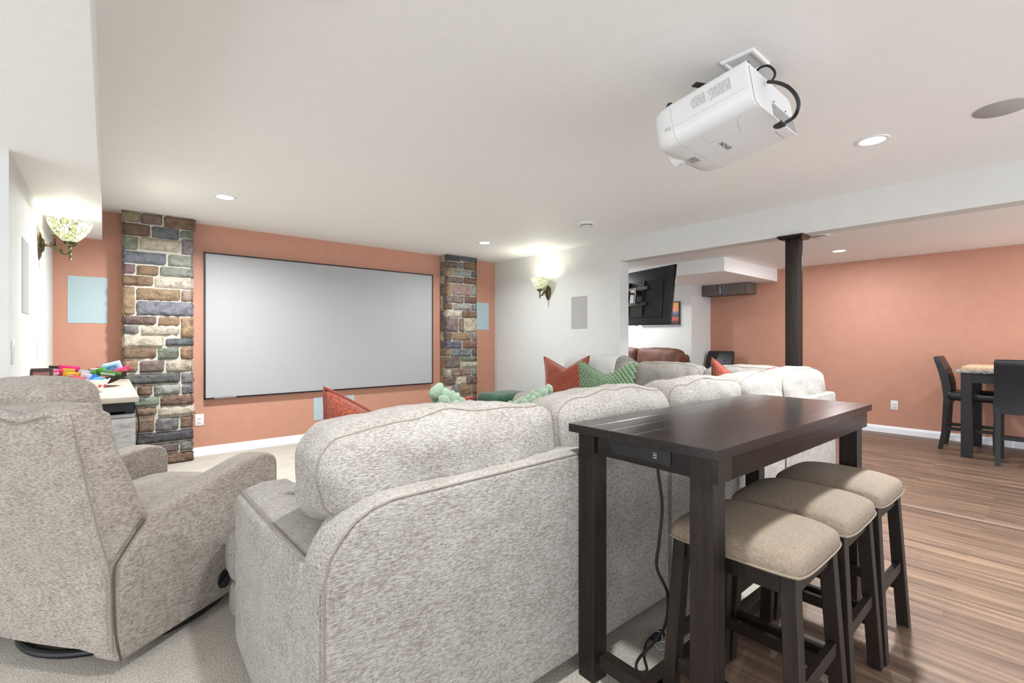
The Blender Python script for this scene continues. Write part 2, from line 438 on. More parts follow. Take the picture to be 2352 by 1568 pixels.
RS = "3.66,3.892,2.334,2.418,dg;3.901,4.173,2.346,2.418,dg;3.66,3.845,2.226,2.325,pu;3.855,3.934,2.228,2.328,ga;3.945,4.175,2.228,2.338,br;3.657,3.75,2.12,2.215,ta;3.761,4.071,2.122,2.218,gc;4.081,4.175,2.128,2.22,bl;3.66,3.929,2.018,2.11,pu;3.945,4.175,2.022,2.116,br;3.657,3.735,1.849,2.01,ta;3.745,4.076,1.85,2.01,pk;4.088,4.175,1.853,2.01,lg;3.66,3.945,1.735,1.842,pu;3.957,4.175,1.738,1.843,br;3.657,3.75,1.638,1.726,br;3.761,4.07,1.634,1.726,gc;4.081,4.175,1.638,1.728,bg;3.657,3.899,1.528,1.626,cr;3.91,4.182,1.528,1.628,br;3.657,3.852,1.322,1.519,pu;3.864,3.955,1.322,1.519,br;3.969,4.178,1.32,1.518,cr;3.657,3.74,1.198,1.312,br;3.75,4.076,1.198,1.312,ta;4.088,4.175,1.198,1.312,gc;3.657,3.915,1.082,1.189,bl;3.93,4.175,1.082,1.189,br;3.657,3.716,0.974,1.072,ta;3.727,4.081,0.966,1.073,bg;4.095,4.175,0.966,1.072,pu;3.657,3.887,0.802,0.957,pu;3.9,4.175,0.895,0.957,gr;3.9,4.185,0.8,0.886,cr;3.657,3.73,0.686,0.793,cr;3.74,4.076,0.686,0.79,pk;4.088,4.175,0.682,0.79,gr;3.657,3.806,0.56,0.676,pu;3.818,3.985,0.557,0.676,cr;3.995,4.175,0.557,0.672,pu;3.657,3.738,0.415,0.549,cr;3.75,3.859,0.415,0.546,ga;3.868,4.088,0.412,0.546,ta;4.1,4.173,0.412,0.546,br;3.66,4.17,0.302,0.402,br;3.66,3.86,0.2,0.292,bg;3.87,4.17,0.2,0.292,ta;3.66,3.98,0.104,0.19,cr;3.99,4.17,0.104,0.19,pu;3.66,4.17,0.004,0.094,ga"

def stone_patch(bm, col_layer, u0, u1, z0, z1, P, out, colr, seed, dep=.03):
    """rough faced stone: P(u, z, d) gives the 3D point, d outward"""
    u0 -= .002; u1 += .002; z0 = max(0, z0-.002); z1 = min(CEIL-.002, z1+.002)
    nu = max(5, int((u1-u0)/.018)); nz = max(4, int((z1-z0)/.018)); r = .012
    g = []
    lo = .0
    for i in range(nu+1):
        row = []
        for j in range(nz+1):
            a = i/nu; c = j/nz
            u = u0+(u1-u0)*a; z = z0+(z1-z0)*c
            e = min(a*(u1-u0), (1-a)*(u1-u0), c*(z1-z0), (1-c)*(z1-z0))
            k = 0 if e <= 1e-6 else min(1, e/.013)**.5
            d = lo+dep*k
            if k > 0:
                d += .018*noise.noise(Vector((u*22+seed, z*30, seed)))*k + .010*noise.noise(Vector((u*60, z*70, seed*2)))*k
            u += .005*noise.noise(Vector((z*26, u*9, seed+3))); z += .004*noise.noise(Vector((u*22, z*9, seed+8)))
            z = min(z, CEIL-.002)
            row.append(bm.verts.new(P(u, z, d)))
        g.append(row)
    for i in range(nu):
        for j in range(nz):
            f = bm.faces.new((g[i][j], g[i+1][j], g[i+1][j+1], g[i][j+1]))
            for L in f.loops: L[col_layer] = colr

def pillar(name, X0, X1, S, label, seed):
    t = thing(name, label, 'pillar', ((X0+X1)/2, 5.76, 0))
    rnd = random.Random(seed); ox = (X0+X1)/2; oy = 5.76
    YFc = 5.695
    b = NB(); box(b, (X0+.02-ox, YFc-oy, 0), (X1-.02-ox, YF-oy, CEIL-.001)); obj('mortar_core', b, M_MORTAR, t, False)
    bm = NB(); cl = bm.loops.layers.float_color.new('Col')
    def colv(k, h):
        rr = random.Random(h); c = SC[k]; j = rr.uniform(-9, 9)
        return lin(tuple(max(0, min(255, (x*.72+sum(c)/3*.28)*1.04+j+rr.uniform(-3, 3))) for x in c))
    for i, q in enumerate(S.split(';')):
        a, c, z0, z1, k = q.split(','); a, c, z0, z1 = map(float, (a, c, z0, z1))
        lin_c = colv(k, seed+i)
        stone_patch(bm, cl, a-ox, c-ox, z0, z1, lambda u, z, d: (u, YFc-oy-d+.003, z), 0, lin_c, seed+i*1.7)
        # the stone returns round the corner when it is at an end
        for side in (0, 1):
            if (side == 0 and a < X0+.03) or (side == 1 and c > X1-.03):
                w = rnd.uniform(.08, .155)
                xs = (X0+.02-ox) if side == 0 else (X1-.02-ox); sg = -1 if side == 0 else 1
                stone_patch(bm, cl, 5.672-oy, min(YFc-.025+w, YF)-oy, z0, z1, lambda u, z, d, xs=xs, sg=sg: (xs+sg*(d*.7), u, z), 0, lin_c, seed+i*2.3+9, .022)
                if YFc-.025+w < YF-.03:
                    k2 = rnd.choice(['br', 'pu', 'ta', 'ga', 'cr', 'bg'])
                    stone_patch(bm, cl, YFc-.025+w+.008-oy, YF-oy, z0, z1, lambda u, z, d, xs=xs, sg=sg: (xs+sg*(d*.7), u, z), 0, colv(k2, seed+i*5), seed+i*3.1+2, .02)
    obj('ledge_stones', bm, M_STONE, t, True, 80)
pillar('stone_pillar', .105, .665, LS, 'wide ledgestone pillar on the terracotta wall left of the projector screen', 11)
pillar('stone_pillar', 3.65, 4.18, RS, 'ledgestone pillar on the terracotta wall right of the projector screen', 57)

# ------------------------------------------------------------------ screen
t = thing('projector_screen', 'large white fixed-frame projector screen with thin black border on the terracotta wall', 'projector screen', (2.14, YF, 1.357))
w, h = 1.37, .768
b = NB(); box(b, (-w, -.045, -h), (w, -.004, h)); 
bmesh.ops.delete(b, geom=[f for f in b.faces if False], context='FACES')
obj('backing', b, M_SHINE, t, False)
b = NB(); box(b, (-w+.013, -.048, -h+.013), (w-.013, -.044, h-.013)); obj('screen_surface', b, M_SCREEN, t, False)
b = NB()
for a, c in (((-w, -.055, -h), (-w+.013, -.04, h)), ((w-.013, -.055, -h), (w, -.04, h)), ((-w, -.055, -h), (w, -.04, -h+.013)), ((-w, -.055, h-.013), (w, -.04, h))):
    box(b, a, c)
obj('frame', b, M_SHINE, t, False)
b = NB(); random.seed(3); x = -w+.09
while x < -w+.29:
    q = random.uniform(.008, .02); box(b, (x, -.0565, -h+.003), (x+q, -.0548, -h+.0095)); x += q+.004
obj('maker_mark', b, M_INKL, t, False)

# in-wall speakers
def panel(name, label, x, y, z, w, h, nx, ny, m, group=None):
    t = thing(name, label, 'wall speaker', (x, y, z), 0, group)
    b = NB()
    if ny: box(b, (-w/2, -.003, -h/2), (w/2, 0, h/2), .001, 1)
    else: box(b, (0 if nx > 0 else -.003, -w/2, -h/2), (.003 if nx > 0 else 0, w/2, h/2), .001, 1)
    obj('grille', b, m, t, False)
panel('wall_speaker', 'pale blue-grey square wall speaker between the left sconce wall and stone pillar', -.132, YF, 1.58, .277, .43, 0, -1, M_BLUEG)
panel('wall_speaker', 'pale blue-grey wall speaker half hidden behind the right stone pillar', 4.41, YF, 1.57, .277, .418, 0, -1, M_BLUEG)
panel('wall_speaker', 'pale wall speaker low on the terracotta wall under the screen', 2.14, YF, .375, .5, .27, 0, -1, M_BLUEG)
panel('wall_speaker', 'tall grey wall speaker on the white left wall below the sconce', XL, 3.995, 1.585, .29, .43, 1, 0, M_GRILLE)
panel('wall_speaker', 'tall grey wall speaker on the white right wall beside the sconce', XR, 4.115, 1.562, .272, .42, -1, 0, M_GRILLE)

# outlets and switches
M_DARK = mat('slot_dark', (40, 38, 38), .6)
def plate(name, label, x, y, z, n, kind='outlet', cat='outlet'):
    rz = {'-y': 0, '+x': PI/2, '-x': -PI/2}[n]
    t = thing(name, label, cat, (x, y, z), rz)
    b = NB(); box(b, (-.038, -.006, -.06), (.038, 0, .06), .002, 2); obj('cover_plate', b, M_WPLAST, t)
    if kind == 'outlet':
        for s in (-1, 1):
            b = NB(); box(b, (-.016, -.0105, s*.02-.014), (.016, -.006, s*.02+.014), .003, 2); k = obj('socket', b, M_WPLAST, t)
            b = NB(); box(b, (-.008, -.0112, s*.02-.001), (-.006, -.009, s*.02+.007)); box(b, (.006, -.0112, s*.02-.001), (.008, -.009, s*.02+.007)); box(b, (-.002, -.0112, s*.02-.009), (.002, -.009, s*.02-.005)); obj('slot', b, M_DARK, k, False)
    else:
        b = NB(); box(b, (-.016, -.009, -.032), (.016, -.004, .032), .001, 1); obj('rocker', b, M_WPLAST, t)
plate('wall_outlet', 'white duplex outlet on the terracotta wall touching the left stone pillar', .735, YF, .375, '-y')
plate('wall_outlet', 'white duplex outlet low on the far terracotta wall left of the dining set', XO, 1.435, .365, '-x')
plate('light_switch', 'white switch plate on the left wall nearest the wall corner', XL, 3.49, 1.155, '+x', 'sw', 'switch')
plate('light_switch', 'white switch plate on the left wall directly under the sconce', XL, 4.66, 1.16, '+x', 'sw', 'switch')

# ------------------------------------------------------------------ ceiling lights and ceiling items
def can(x, y, z, label, p, sp=R(155)):
    t = thing('recessed_light', label, 'ceiling light', (x, y, z), 0, None)
    b = NB(); lathe(b, [(.062, -.002), (.066, -.006), (.082, -.005), (.086, 0), (.06, 0)], seg=40); obj('trim_ring', b, M_WPLAST, t)
    b = NB(); lathe(b, [(0, -.004), (.063, -.004), (.063, -.001), (0, -.001)], seg=40); obj('lens', b, M_LED, t)
    area_light('can_light', (0, 0, -.012), .12, p, parent=t, spread=sp)
can(.76, 4.62, CEIL, 'lit recessed light in the main ceiling near the left stone pillar', CAN_W*1.2)
can(3.58, 4.71, CEIL, 'lit recessed light in the main ceiling near the right stone pillar', CAN_W*.42)
can(3.516, .76, CEIL, 'lit recessed light in the main ceiling right of the projector', CAN_W*1.5)
can(.76, .76, CEIL, 'lit recessed light in the main ceiling above the camera', CAN_W*.6)
can(6.645, 1.76, CEIL2, 'lit recessed light in the lower ceiling of the dining area', FAR_CAN_W, PI)
can(6.5, -.6, CEIL2, 'lit recessed light in the lower ceiling above the dining table end', FAR_CAN_W, PI)
can(5.45, 4.9, CEIL2, 'lit recessed light in the lower ceiling behind the television', FAR_CAN_W*1.1, PI)
area_light('alcove_light', (6.5, 5.0, 2.085), .15, 8)

t = thing('ceiling_speaker', 'round grey speaker grille in the ceiling right of the recessed light', 'ceiling speaker', (3.54, .215, CEIL))
b = NB(); lathe(b, [(0, -.007), (.105, -.006), (.112, -.002), (.112, 0), (0, 0)], seg=48); obj('grille', b, M_GRILLE, t)
t = thing('ceiling_speaker', 'round white ceiling disc cut off by the top edge of the photo', 'ceiling speaker', (.535, 1.60, CEIL))
b = NB(); lathe(b, [(0, -.016), (.095, -.014), (.102, -.008), (.102, 0), (0, 0)], seg=48); obj('grille', b, M_WPLAST, t)
def detector(x, y, z, label, n):
    t = thing('smoke_detector', label, 'smoke detector', (x, y, z))
    b = NB(); lathe(b, [(0, -.02), (.07, -.02), (.088, -.012), (.098, 0), (0, 0)], seg=40); obj('housing', b, M_WPLAST, t)
    b = NB(); lathe(b, [(.055, -.022), (.06, -.03), (.05, -.034), (0, -.034)], seg=36); obj('cap', b, M_WPLAST, t)
    b = NB(); lathe(b, [(.0585, -.0185), (.0605, -.024), (.059, -.026), (.054, -.022)], seg=36); obj('vent_ring', b, M_DARK, t)
detector(3.79, 3.24, CEIL, 'round white smoke detector on the main ceiling above the far sofa', 0)
detector(5.48, 1.62, CEIL2, 'round white smoke detector behind the dark wooden post', 0)

# ------------------------------------------------------------------ wall sconces
M_SHADE = mat('stained_glass', (236, 236, 190), .25); N = NT(M_SHADE)
vo = N.n('ShaderNodeTexVoronoi', Scale=44); vo.feature = 'DISTANCE_TO_EDGE'; _v = N.coord(scale=(1, 1, .8)); N.l(_v, vo.inputs['Vector'])
vc = N.n('ShaderNodeTexVoronoi', Scale=44); N.l(_v, vc.inputs['Vector'])
lead = N.math('LESS_THAN', vo.outputs['Distance'], .035)
cc = N.ramp(vc.outputs['Color'], [(.2, (192, 196, 140)), (.5, (222, 223, 182)), (.8, (240, 240, 222))])
N.color(N.mix(lead, cc, (50, 48, 38)))
N.l(N.mix(lead, cc, (10, 10, 8)), N.b.inputs['Emission Color']); N.b.inputs['Emission Strength'].default_value = .3
M_BULB = mat('bulb_glass', (255, 250, 235), .4, emit=(255, 246, 225), estr=12)

def sconce(x, y, z, sx, label):
    """sx = direction the arm points away from the wall"""
    t = thing('wall_sconce', label, 'wall lamp', (x, y, z), 0 if sx > 0 else PI)
    b = NB()
    for i in range(1):
        prof = [(0, 0), (.056, 0), (.054, .008), (.042, .016), (.03, .018), (.022, .03), (0, .034)]
        tb = NB(); lathe(tb, prof, seg=36, axis='x')
        for v in tb.verts:
            v.co.z *= 1.95 - (.25 if v.co.z > 0 else 0); v.co.y *= (1 - .22*max(0, -v.co.z/.11))
        merge(b, tb)
    obj('back_plate', b, M_BRONZE, t)
    b = NB()
    arm = catmull([(.02, 0, 0), (.06, 0, -.002), (.09, 0, -.02), (.115, 0, -.046), (.14, 0, -.05), (.162, 0, -.035)], 6)
    tube(b, arm, [.010-.003*i/len(arm) for i in range(len(arm))], 10)
    scroll = catmull([(.11, 0, -.03), (.085, 0, .0), (.082, 0, .035), (.086, 0, .062), (.078, 0, .078), (.064, 0, .074)], 6)
    tube(b, scroll, [.009-.005*i/len(scroll) for i in range(len(scroll))], 8)
    for k in range(5):
        p = arm[8+k*3]; lv = catmull([p, p+Vector((-.008, 0, .02)), p+Vector((.004, 0, .034))], 4); tube(b, lv, [.007-.0007*i for i in range(len(lv))], 6)
    obj('scroll_arm', b, M_BRONZE, t)
    b = NB(); lathe(b, [(0, -.095), (.010, -.092), (.007, -.082), (.006, -.078), (.012, -.06), (.009, -.05), (.008, -.03), (.013, -.012), (.011, -.002), (.016, .004), (.03, .012), (.04, .026), (.042, .036), (.036, .038), (0, .036)], (.165, 0, 0), 28)
    obj('lamp_holder', b, M_BRONZE, t)
    b = NB()
    def fn(r, zz, th):
        k = max(0, (zz-.12)/.055)
        s = abs(math.sin(th*4))
        return r*(1+.03*k*s), zz+.014*k*(s-.5)
    def pr(off): return [(.030-off, .036), (.050-off, .052), (.072-off, .076), (.092-off, .104), (.107-off, .132), (.117-off, .158), (.123-off, .182)]
    po = pr(0); pi = pr(.003)[::-1]
    lathe(b, po+pi, (.165, 0, 0), 64, fn=fn)
    sh = obj('glass_shade', b, M_SHADE, t)
    b = NB(); lathe(b, [(0, .04), (.014, .045), (.026, .075), (.02, .10), (0, .112)], (.165, 0, 0), 20); obj('bulb', b, M_BULB, t)
    b = NB(); tube(b, [(.006, 0, -.1), (.006, 0, -.17)], .0012, 6); obj('pull_chain', b, M_METAL, t)
    d = bpy.data.lights.new('sconce_light', 'POINT'); d.energy = SCONCE_W; d.shadow_soft_size = .05; d.color = (1, .985, .975)
    o = bpy.data.objects.new('sconce_light', d); C.objects.link(o); o.location = (.165, 0, .14); o.parent = t
sconce(XL, 4.70, 1.885, 1, 'lit bronze wall sconce with stained-glass bowl on the left wall')
sconce(XR, 4.68, 1.865, -1, 'lit bronze wall sconce with stained-glass bowl on the right wall')

# ------------------------------------------------------------------ projector
t = thing('projector', 'white ceiling-mounted home projector hanging upside down on a metal bracket', 'projector', (2.15, 1.003, 2.198))
t.rotation_euler = (R(-9.5), 0, R(1)); t.scale = (1.18,)*3
PW, PD, PH = .212, .165, .078   # built at this size, then scaled to the real 0.5 m wide body
b = NB()
# rounded shell: profile in x-z with rounded lower edges, lofted along y
def loft(bm, secs, cap=True):
    rings = [[bm.verts.new(p) for p in s] for s in secs]
    n = len(rings[0])
    for A, B_ in zip(rings, rings[1:]):
        for k in range(n): bm.faces.new((A[k], A[(k+1) % n], B_[(k+1) % n], B_[k]))
    if cap: bm.faces.new(rings[0]); bm.faces.new(rings[-1][::-1])
    return bm
def rrect(hx, z0, z1, rb, rt, n=6):
    return (arc(hx-rb, z0+rb, rb, -90, 0, n)+arc(hx-rt, z1-rt, rt, 0, 90, n)+arc(-hx+rt, z1-rt, rt, 90, 180, n)+arc(-hx+rb, z0+rb, rb, 180, 270, n))
secs = []
PF = .205   # front of the body
for y, sh, dz in ((-PD, .002, .0), (-PD+.004, 0, 0), (0, 0, 0), (PF-.09, 0, 0), (PF-.06, .003, .001), (PF-.035, .010, .004), (PF-.015, .024, .010), (PF-.003, .046, .018), (PF, .066, .026)):
    s = rrect(PW-sh, -PH+dz, PH-dz*.8, .045 if dz < .01 else .04, .02)
    secs.append([(x, y, z) for x, z in s])
loft(b, secs); obj('shell', b, M_PROJ, t, ang=50)
# rear recess with ports
b = NB(); prism(b, [(-PW+.03, -PH+.012), (PW-.012, -PH+.004), (PW-.02, PH-.05), (PW-.06, PH-.012), (-PW+.03, PH-.012)], 'y', -PD-.004, -PD-.0005, .002, 1); obj('rear_panel', b, M_PROJ, t)
b = NB(); prism(b, [(-.03, -PH+.012), (PW-.016, -PH+.012), (PW-.03, -PH+.075), (-.03, -PH+.055)], 'y', -PD-.0055, -PD-.003); obj('port_recess', b, M_GREYP, t, False)
b = NB(); box(b, (-PW+.05, -PD-.008, -PH+.001), (PW-.02, -PD+.001, -PH+.006), .002, 1); obj('rear_lip', b, M_PROJ, t)
b = NB(); box(b, (-.03, -PD-.009, -PH+.058), (PW-.04, -PD-.003, -PH+.068)); obj('port_strip', b, M_WPLAST, t)
for x_ in (-.02, .09):
    b = NB(); lathe(b, [(0, 0), (.003, 0), (.003, .002), (0, .002)], (x_, -PD-.011, -PH+.064), 10, 'y'); obj('screw', b, M_DARK, t)
b = NB(); prism(b, [(.015, -PD-.010), (.065, -PD-.010), (.065, -PD+.012), (.052, -PD+.022), (.028, -PD+.022), (.015, -PD+.012)], 'z', -PH-.0008, -PH+.007); obj('remote_sensor', b, M_DARK, t)
# lens bump at the front
b = NB(); lathe(b, [(0, 0), (.05, 0), (.062, .012), (.066, .045), (.05, .06), (.046, .05), (0, .05)], (-.02, PF-.03, -.012), 36, 'y'); obj('lens_barrel', b, M_PROJ, t)
b = NB(); lathe(b, [(0, 0), (.04, 0), (.03, .008), (0, .012)], (-.02, PF+.02, -.012), 30, 'y'); obj('lens', b, M_SHINE, t)
for x in (-PW+.04, PW-.04):
    b = NB(); lathe(b, [(0, 0), (.014, 0), (.016, .01), (.010, .022), (0, .022)], (x, PF-.075, PH-.002), 20); obj('foot', b, M_BLACK, t)
# seams, cover and print on the underside
def ink_line(b, p, q, w=.0012, d=.0006, nrm=(0, 0, -1)):
    p, q, n = Vector(p), Vector(q), Vector(nrm); u = (q-p).normalized(); s = u.cross(n)*w/2
    vs = [b.verts.new(x) for x in (p+s, q+s, q-s, p-s)]; f = b.faces.new(vs)
    r = bmesh.ops.extrude_face_region(b, geom=[f])
    for g in r['geom']:
        if isinstance(g, bmesh.types.BMVert): g.co += n*d
zb = -PH
b = NB()
cv = [(-PW+.048, -.115), (-PW+.06, -.095), (-PW+.10, -.075), (-PW+.155, -.065), (-PW+.165, -.055), (-PW+.15, .0), (-PW+.135, .03), (-PW+.11, .045), (-PW+.075, .04), (-PW+.048, .03)]
cc_ = catmull([(x, y, 0) for x, y in cv], 5)
for p, q in zip(cc_, cc_[1:]): ink_line(b, (p.x, p.y, zb), (q.x, q.y, zb), .0009)
obj('panel_seam', b, M_INKL, t, False)
b = NB()
ink_line(b, (-PW, -PD+.01, -.020), (-PW, PF-.095, -.020), .0009, nrm=(-1, 0, 0)); obj('panel_seam', b, M_INKL, t, False)
b = NB(); yy = PF-.092
loft(b, [[(x, y_, z) for x, z in rrect(PW+o_, -PH-o_, PH+o_, .045, .02)] for y_, o_ in ((yy-.0012, -.001), (yy-.0006, .0005), (yy+.0006, .0005), (yy+.0012, -.001))], False)
obj('panel_seam', b, M_INKL, t, False)
random.seed(8)
b = NB()
def words(o, u, v, rows, L, lh, wmin=.006, wmax=.03, hh=.45, nrm=(0, 0, -1)):
    o, u, v = Vector(o), Vector(u), Vector(v)
    for r_ in range(rows):
        x = 0; end = L*random.uniform(.75, 1)
        while x < end:
            w_ = min(random.uniform(wmin, wmax), end-x)
            p = o+u*x+v*(r_*lh); ink_line(b, p, p+u*w_, lh*hh, .0004, nrm); x += w_+.004
words((-PW-.0002, -.11, .044), (0, 1, 0), (0, 0, -1), 13, .085, .0033, .004, .02, nrm=(-1, 0, 0))
words((-PW-.0002, -.02, .044), (0, 1, 0), (0, 0, -1), 11, .06, .0037, .004, .02, nrm=(-1, 0, 0))
obj('warning_print', b, mat('pale_print', (160, 160, 162), .6), t, False)
b = NB()
words((-PW-.0002, .122, -.012), (0, 1, 0), (0, 0, -1), 4, .028, .0035, .003, .012, nrm=(-1, 0, 0)); obj('side_print', b, M_INKL, t, False)
b = NB(); words((-.03, .135, zb), (1, 0, 0), (0, 1, 0), 8, .062, .0042, .004, .02); obj('rating_label', b, mat('mid_ink', (128, 128, 130), .6), t, False)
b = NB(); words((.075, -PD+.03, zb), (1, 0, 0), (0, 1, 0), 1, .10, .005, .003, .010); obj('indicator_print', b, M_INK, t, False)

def text(s, size, m, name, parent, loc, rot, ext=.0006, shear=0, sx=1):
    cu = bpy.data.curves.new('txt', 'FONT'); cu.body = s; cu.size = size; cu.extrude = ext; cu.align_x = 'CENTER'; cu.align_y = 'CENTER'; cu.shear = shear
    cu.offset = size*.003
    tmp = bpy.data.objects.new('txt', cu); C.objects.link(tmp)
    dg = bpy.context.evaluated_depsgraph_get(); dg.update()
    me = bpy.data.meshes.new_from_object(tmp.evaluated_get(dg)); me.name = name
    bpy.data.objects.remove(tmp); bpy.data.curves.remove(cu)
    me.materials.clear(); me.materials.append(m)
    for v in me.vertices: v.co.x *= sx
    o = bpy.data.objects.new(name, me); C.objects.link(o); o.parent = parent; o.location = loc; o.rotation_euler = rot
    return o
text('EPSON', .026, M_INK, 'logo_lettering', t, (.0, .02, zb-.0004), (PI, 0, PI), sx=1.05)
# bracket
m_ = thing('projector_mount', 'flat dark metal ceiling bracket holding the white projector', 'ceiling mount', (2.19, .99, CEIL))
b = NB(); lathe(b, [(0, -.008), (.06, -.008), (.065, 0), (0, 0)], seg=32); obj('ceiling_flange', b, M_DKMETAL, m_)
b = NB(); tube(b, [(0, 0, -.006), (0, 0, -.06)], .022, 20); obj('pole', b, M_DKMETAL, m_)
M3 = Matrix.Translation((0, 0, -.062)) @ Matrix.Rotation(R(-6), 4, 'X')
b = NB(); box(b, (-.06, -.06, 0), (.06, .06, .008), .002, 1, M3); obj('mount_plate', b, M_DKMETAL, m_)
for a_, L_ in ((158, .195), (35, .15), (-40, .15)):
    b = NB(); MM = M3 @ Matrix.Rotation(R(a_), 4, 'Z'); box(b, (.03, -.016, -.002), (.03+L_, .016, .004), .001, 1, MM)
    obj('arm', b, M_DKMETAL, m_, False)
# ceiling box behind the projector
q = thing('ceiling_outlet_box', 'white rectangular outlet plate in the ceiling right above the projector', 'outlet plate', (2.107, .905, CEIL))
b = NB()
rg = []
for d_, z_ in ((0, 0), (.002, -.009), (.006, -.012), (.014, -.012), (.018, -.004)):
    rg.append([b.verts.new((sx*(.085-d_), sy*(.07-d_), z_)) for sx, sy in ((-1, -1), (1, -1), (1, 1), (-1, 1))])
for A_, B_ in zip(rg, rg[1:]):
    for k_ in range(4): b.faces.new((A_[k_], A_[(k_+1) % 4], B_[(k_+1) % 4], B_[k_]))
obj('cover_frame', b, M_WPLAST, q)
b = NB(); box(b, (-.067, -.056, -.003), (.067, .056, 0)); obj('inner_plate', b, M_WPLAST, q)
for px_, py_ in ((.0, .0),):
    b = NB(); lathe(b, [(0, -.018), (.012, -.018), (.016, 0), (0, 0)], (px_, py_, 0), 20); obj('plug', b, M_BLACK, q)
b = NB(); tube(b, catmull([(2.121, 0.863, 2.37), (2.101, 0.837, 2.368), (2.1, 0.809, 2.361), (2.095, 0.785, 2.332), (2.088, 0.777, 2.305), (2.079, 0.784, 2.283), (2.08, 0.798, 2.278)], 10), .0048, 10)
tag(obj('signal_cable', b, M_BLACK), 'thin black cable looping from the ceiling plate to the projector', 'cable')
b = NB(); tube(b, catmull([(2.089, 0.804, 2.288), (2.059, 0.758, 2.255), (2.043, 0.715, 2.216), (2.042, 0.687, 2.175), (2.052, 0.678, 2.14), (2.061, 0.686, 2.113), (2.085, 0.708, 2.104), (2.147, 0.755, 2.121)], 10), .0072, 10)
tag(obj('power_cable', b, M_BLACK), 'thick black cable arching behind the projector rear panel', 'cable')

# ------------------------------------------------------------------ post
t = thing('support_post', 'dark stained square wooden post with square cap under the white beam', 'post', (4.745, 1.605, 0))
t.rotation_euler = (0, 0, 0)
b = NB(); box(b, (-.055, -.055, 0), (.055, .055, HEAD-.02), .004, 2); obj('shaft', b, M_ESPL, t)
b = NB()
def fr_(z, a): return [(-a, -a, z), (a, -a, z), (a, a, z), (-a, a, z)]
loft(b, [fr_(HEAD-.036, .070), fr_(HEAD-.034, .084), fr_(HEAD-.016, .103), fr_(HEAD-.010, .106), fr_(HEAD, .106)]); obj('cap_moulding', b, M_ESP, t, False)
b = NB(); box(b, (-.074, -.074, 0), (.074, .074, .1), .004, 2); obj('base_moulding', b, M_ESP, t)

# ------------------------------------------------------------------ sectional sofa
S = thing('sectional_sofa', 'large cream slub-weave sectional sofa with loose back cushions wrapping toward the opening', 'sofa', (0, 0, 0))
def cushion(name, size, c, thick, parent, m=M_SOFA, bulge=.03, side=.012, nz=.006, seed=0, r=.06, rot=None, welts=(-1, 1), wz=.86, sag=0, nseg=(26, 8, 18), rw=None, mw=None):
    Mt = Matrix.Translation(c)
    if rot: Mt = Mt @ rot
    df, bm = softbox(size, r, thick, bulge, side, nz, seed, nseg, sag)
    bmesh.ops.transform(bm, matrix=Mt, verts=bm.verts)
    o = obj(name, bm, m, parent, ang=75)
    if welts:
        wb = NB(); h = size[thick]/2
        for s in welts:
            rr = rw if rw else r*1.0
            # push the welt out to the shell surface at offset w
            w_ = s*h*wz
            e = max(0, (abs(w_)-(h-r)))/r; inset = r*(1-math.sqrt(max(0, 1-e*e)))
            sz = list(size)
            for k in range(3):
                if k != thick: sz[k] -= 2*inset
            pts = rim(sz, thick, max(.01, rr-inset), w_, 14)
            pts = [Mt @ df(p) for p in pts]
            tube(wb, pts, .0030, 6, closed=True)
        obj('piping', wb, mw or M_WELT, o)
    return o
YB = 1.158
# back panels (frame), left corner sloped
def backpanel(x0, x1, corner):
    b = NB()
    if corner: poly = [(x0, .06), (x0, .63)]+[(x0+.006, .655), (x0+.022, .69), (x0+.05, .73), (x0+.085, .765), (x0+.13, .788), (x0+.19, .80), (x1, .812)]+[(x1, .06)]
    else: poly = [(x0, .06), (x0, .812), (x1, .812), (x1, .06)]
    prism(b, poly, 'y', YB, YB+.15, .022, 4)
    o = obj('back_panel', b, M_SOFA, S, ang=50)
    wb = NB(); pl = [(u, YB+.004, v) for u, v in (poly[:-1] if corner else [(x0+.006, .06), (x0+.006, .80), (x1-.006, .80), (x1-.006, .06)])]
    if corner: pl = [(u+.008 if i < 3 else u, y, v-.006) for i, (u, y, v) in enumerate(pl)]
    tube(wb, pl, .003, 6); obj('piping', wb, M_WELT, o)
backpanel(.39, 1.93, True); backpanel(1.938, 3.286, False); backpanel(3.294, 4.30, False)
# left arm: rounded, extruded along y
b = NB()
secs = []
def armsec(y, x0, x1, z0, z1, r, ri):
    hx = (x1-x0)/2; cx = (x0+x1)/2
    out = [(cx-hx, z0), (cx-hx, z1-.05), (cx-hx+.006, z1-.03), (cx-hx+.02, z1-.014), (cx-hx+.05, z1), (cx-hx+.1, z1+.012), (cx+hx-.05, z1+.008), (cx+hx-.012, z1-.02), (cx+hx, z1-.07), (cx+hx, z0)]
    return [(u, y, v) for u, v in out]
n = 26; y0, y1 = YB+.012, 2.23
for i in range(n+1):
    f = i/n; y = y0+(y1-y0)*f
    z1 = .645+.01*math.sin(f*PI)-.02*f
    e = 0
    if f > .86: k = (f-.86)/.14; z1 -= .06*k**2.5; e = .02*k**2
    bl = .012*math.sin(PI*f)
    s = armsec(y, .39+e-bl, .62-e, .05, z1, .03, .03)
    s = [(u+(-.01*math.sin(PI*min(1, max(0, v/.6)))*1 if u < .45 else 0), y_, v) for u, y_, v in s]
    secs.append(s)
loft(b, secs); obj('armrest', b, M_SOFA, S, ang=60)
wb = NB(); tube(wb, catmull([(s[3][0]-.001, s[3][1], s[3][2]+.002) for s in secs[::2]], 3), .004, 6); obj('arm_piping', wb, M_WELT, S)
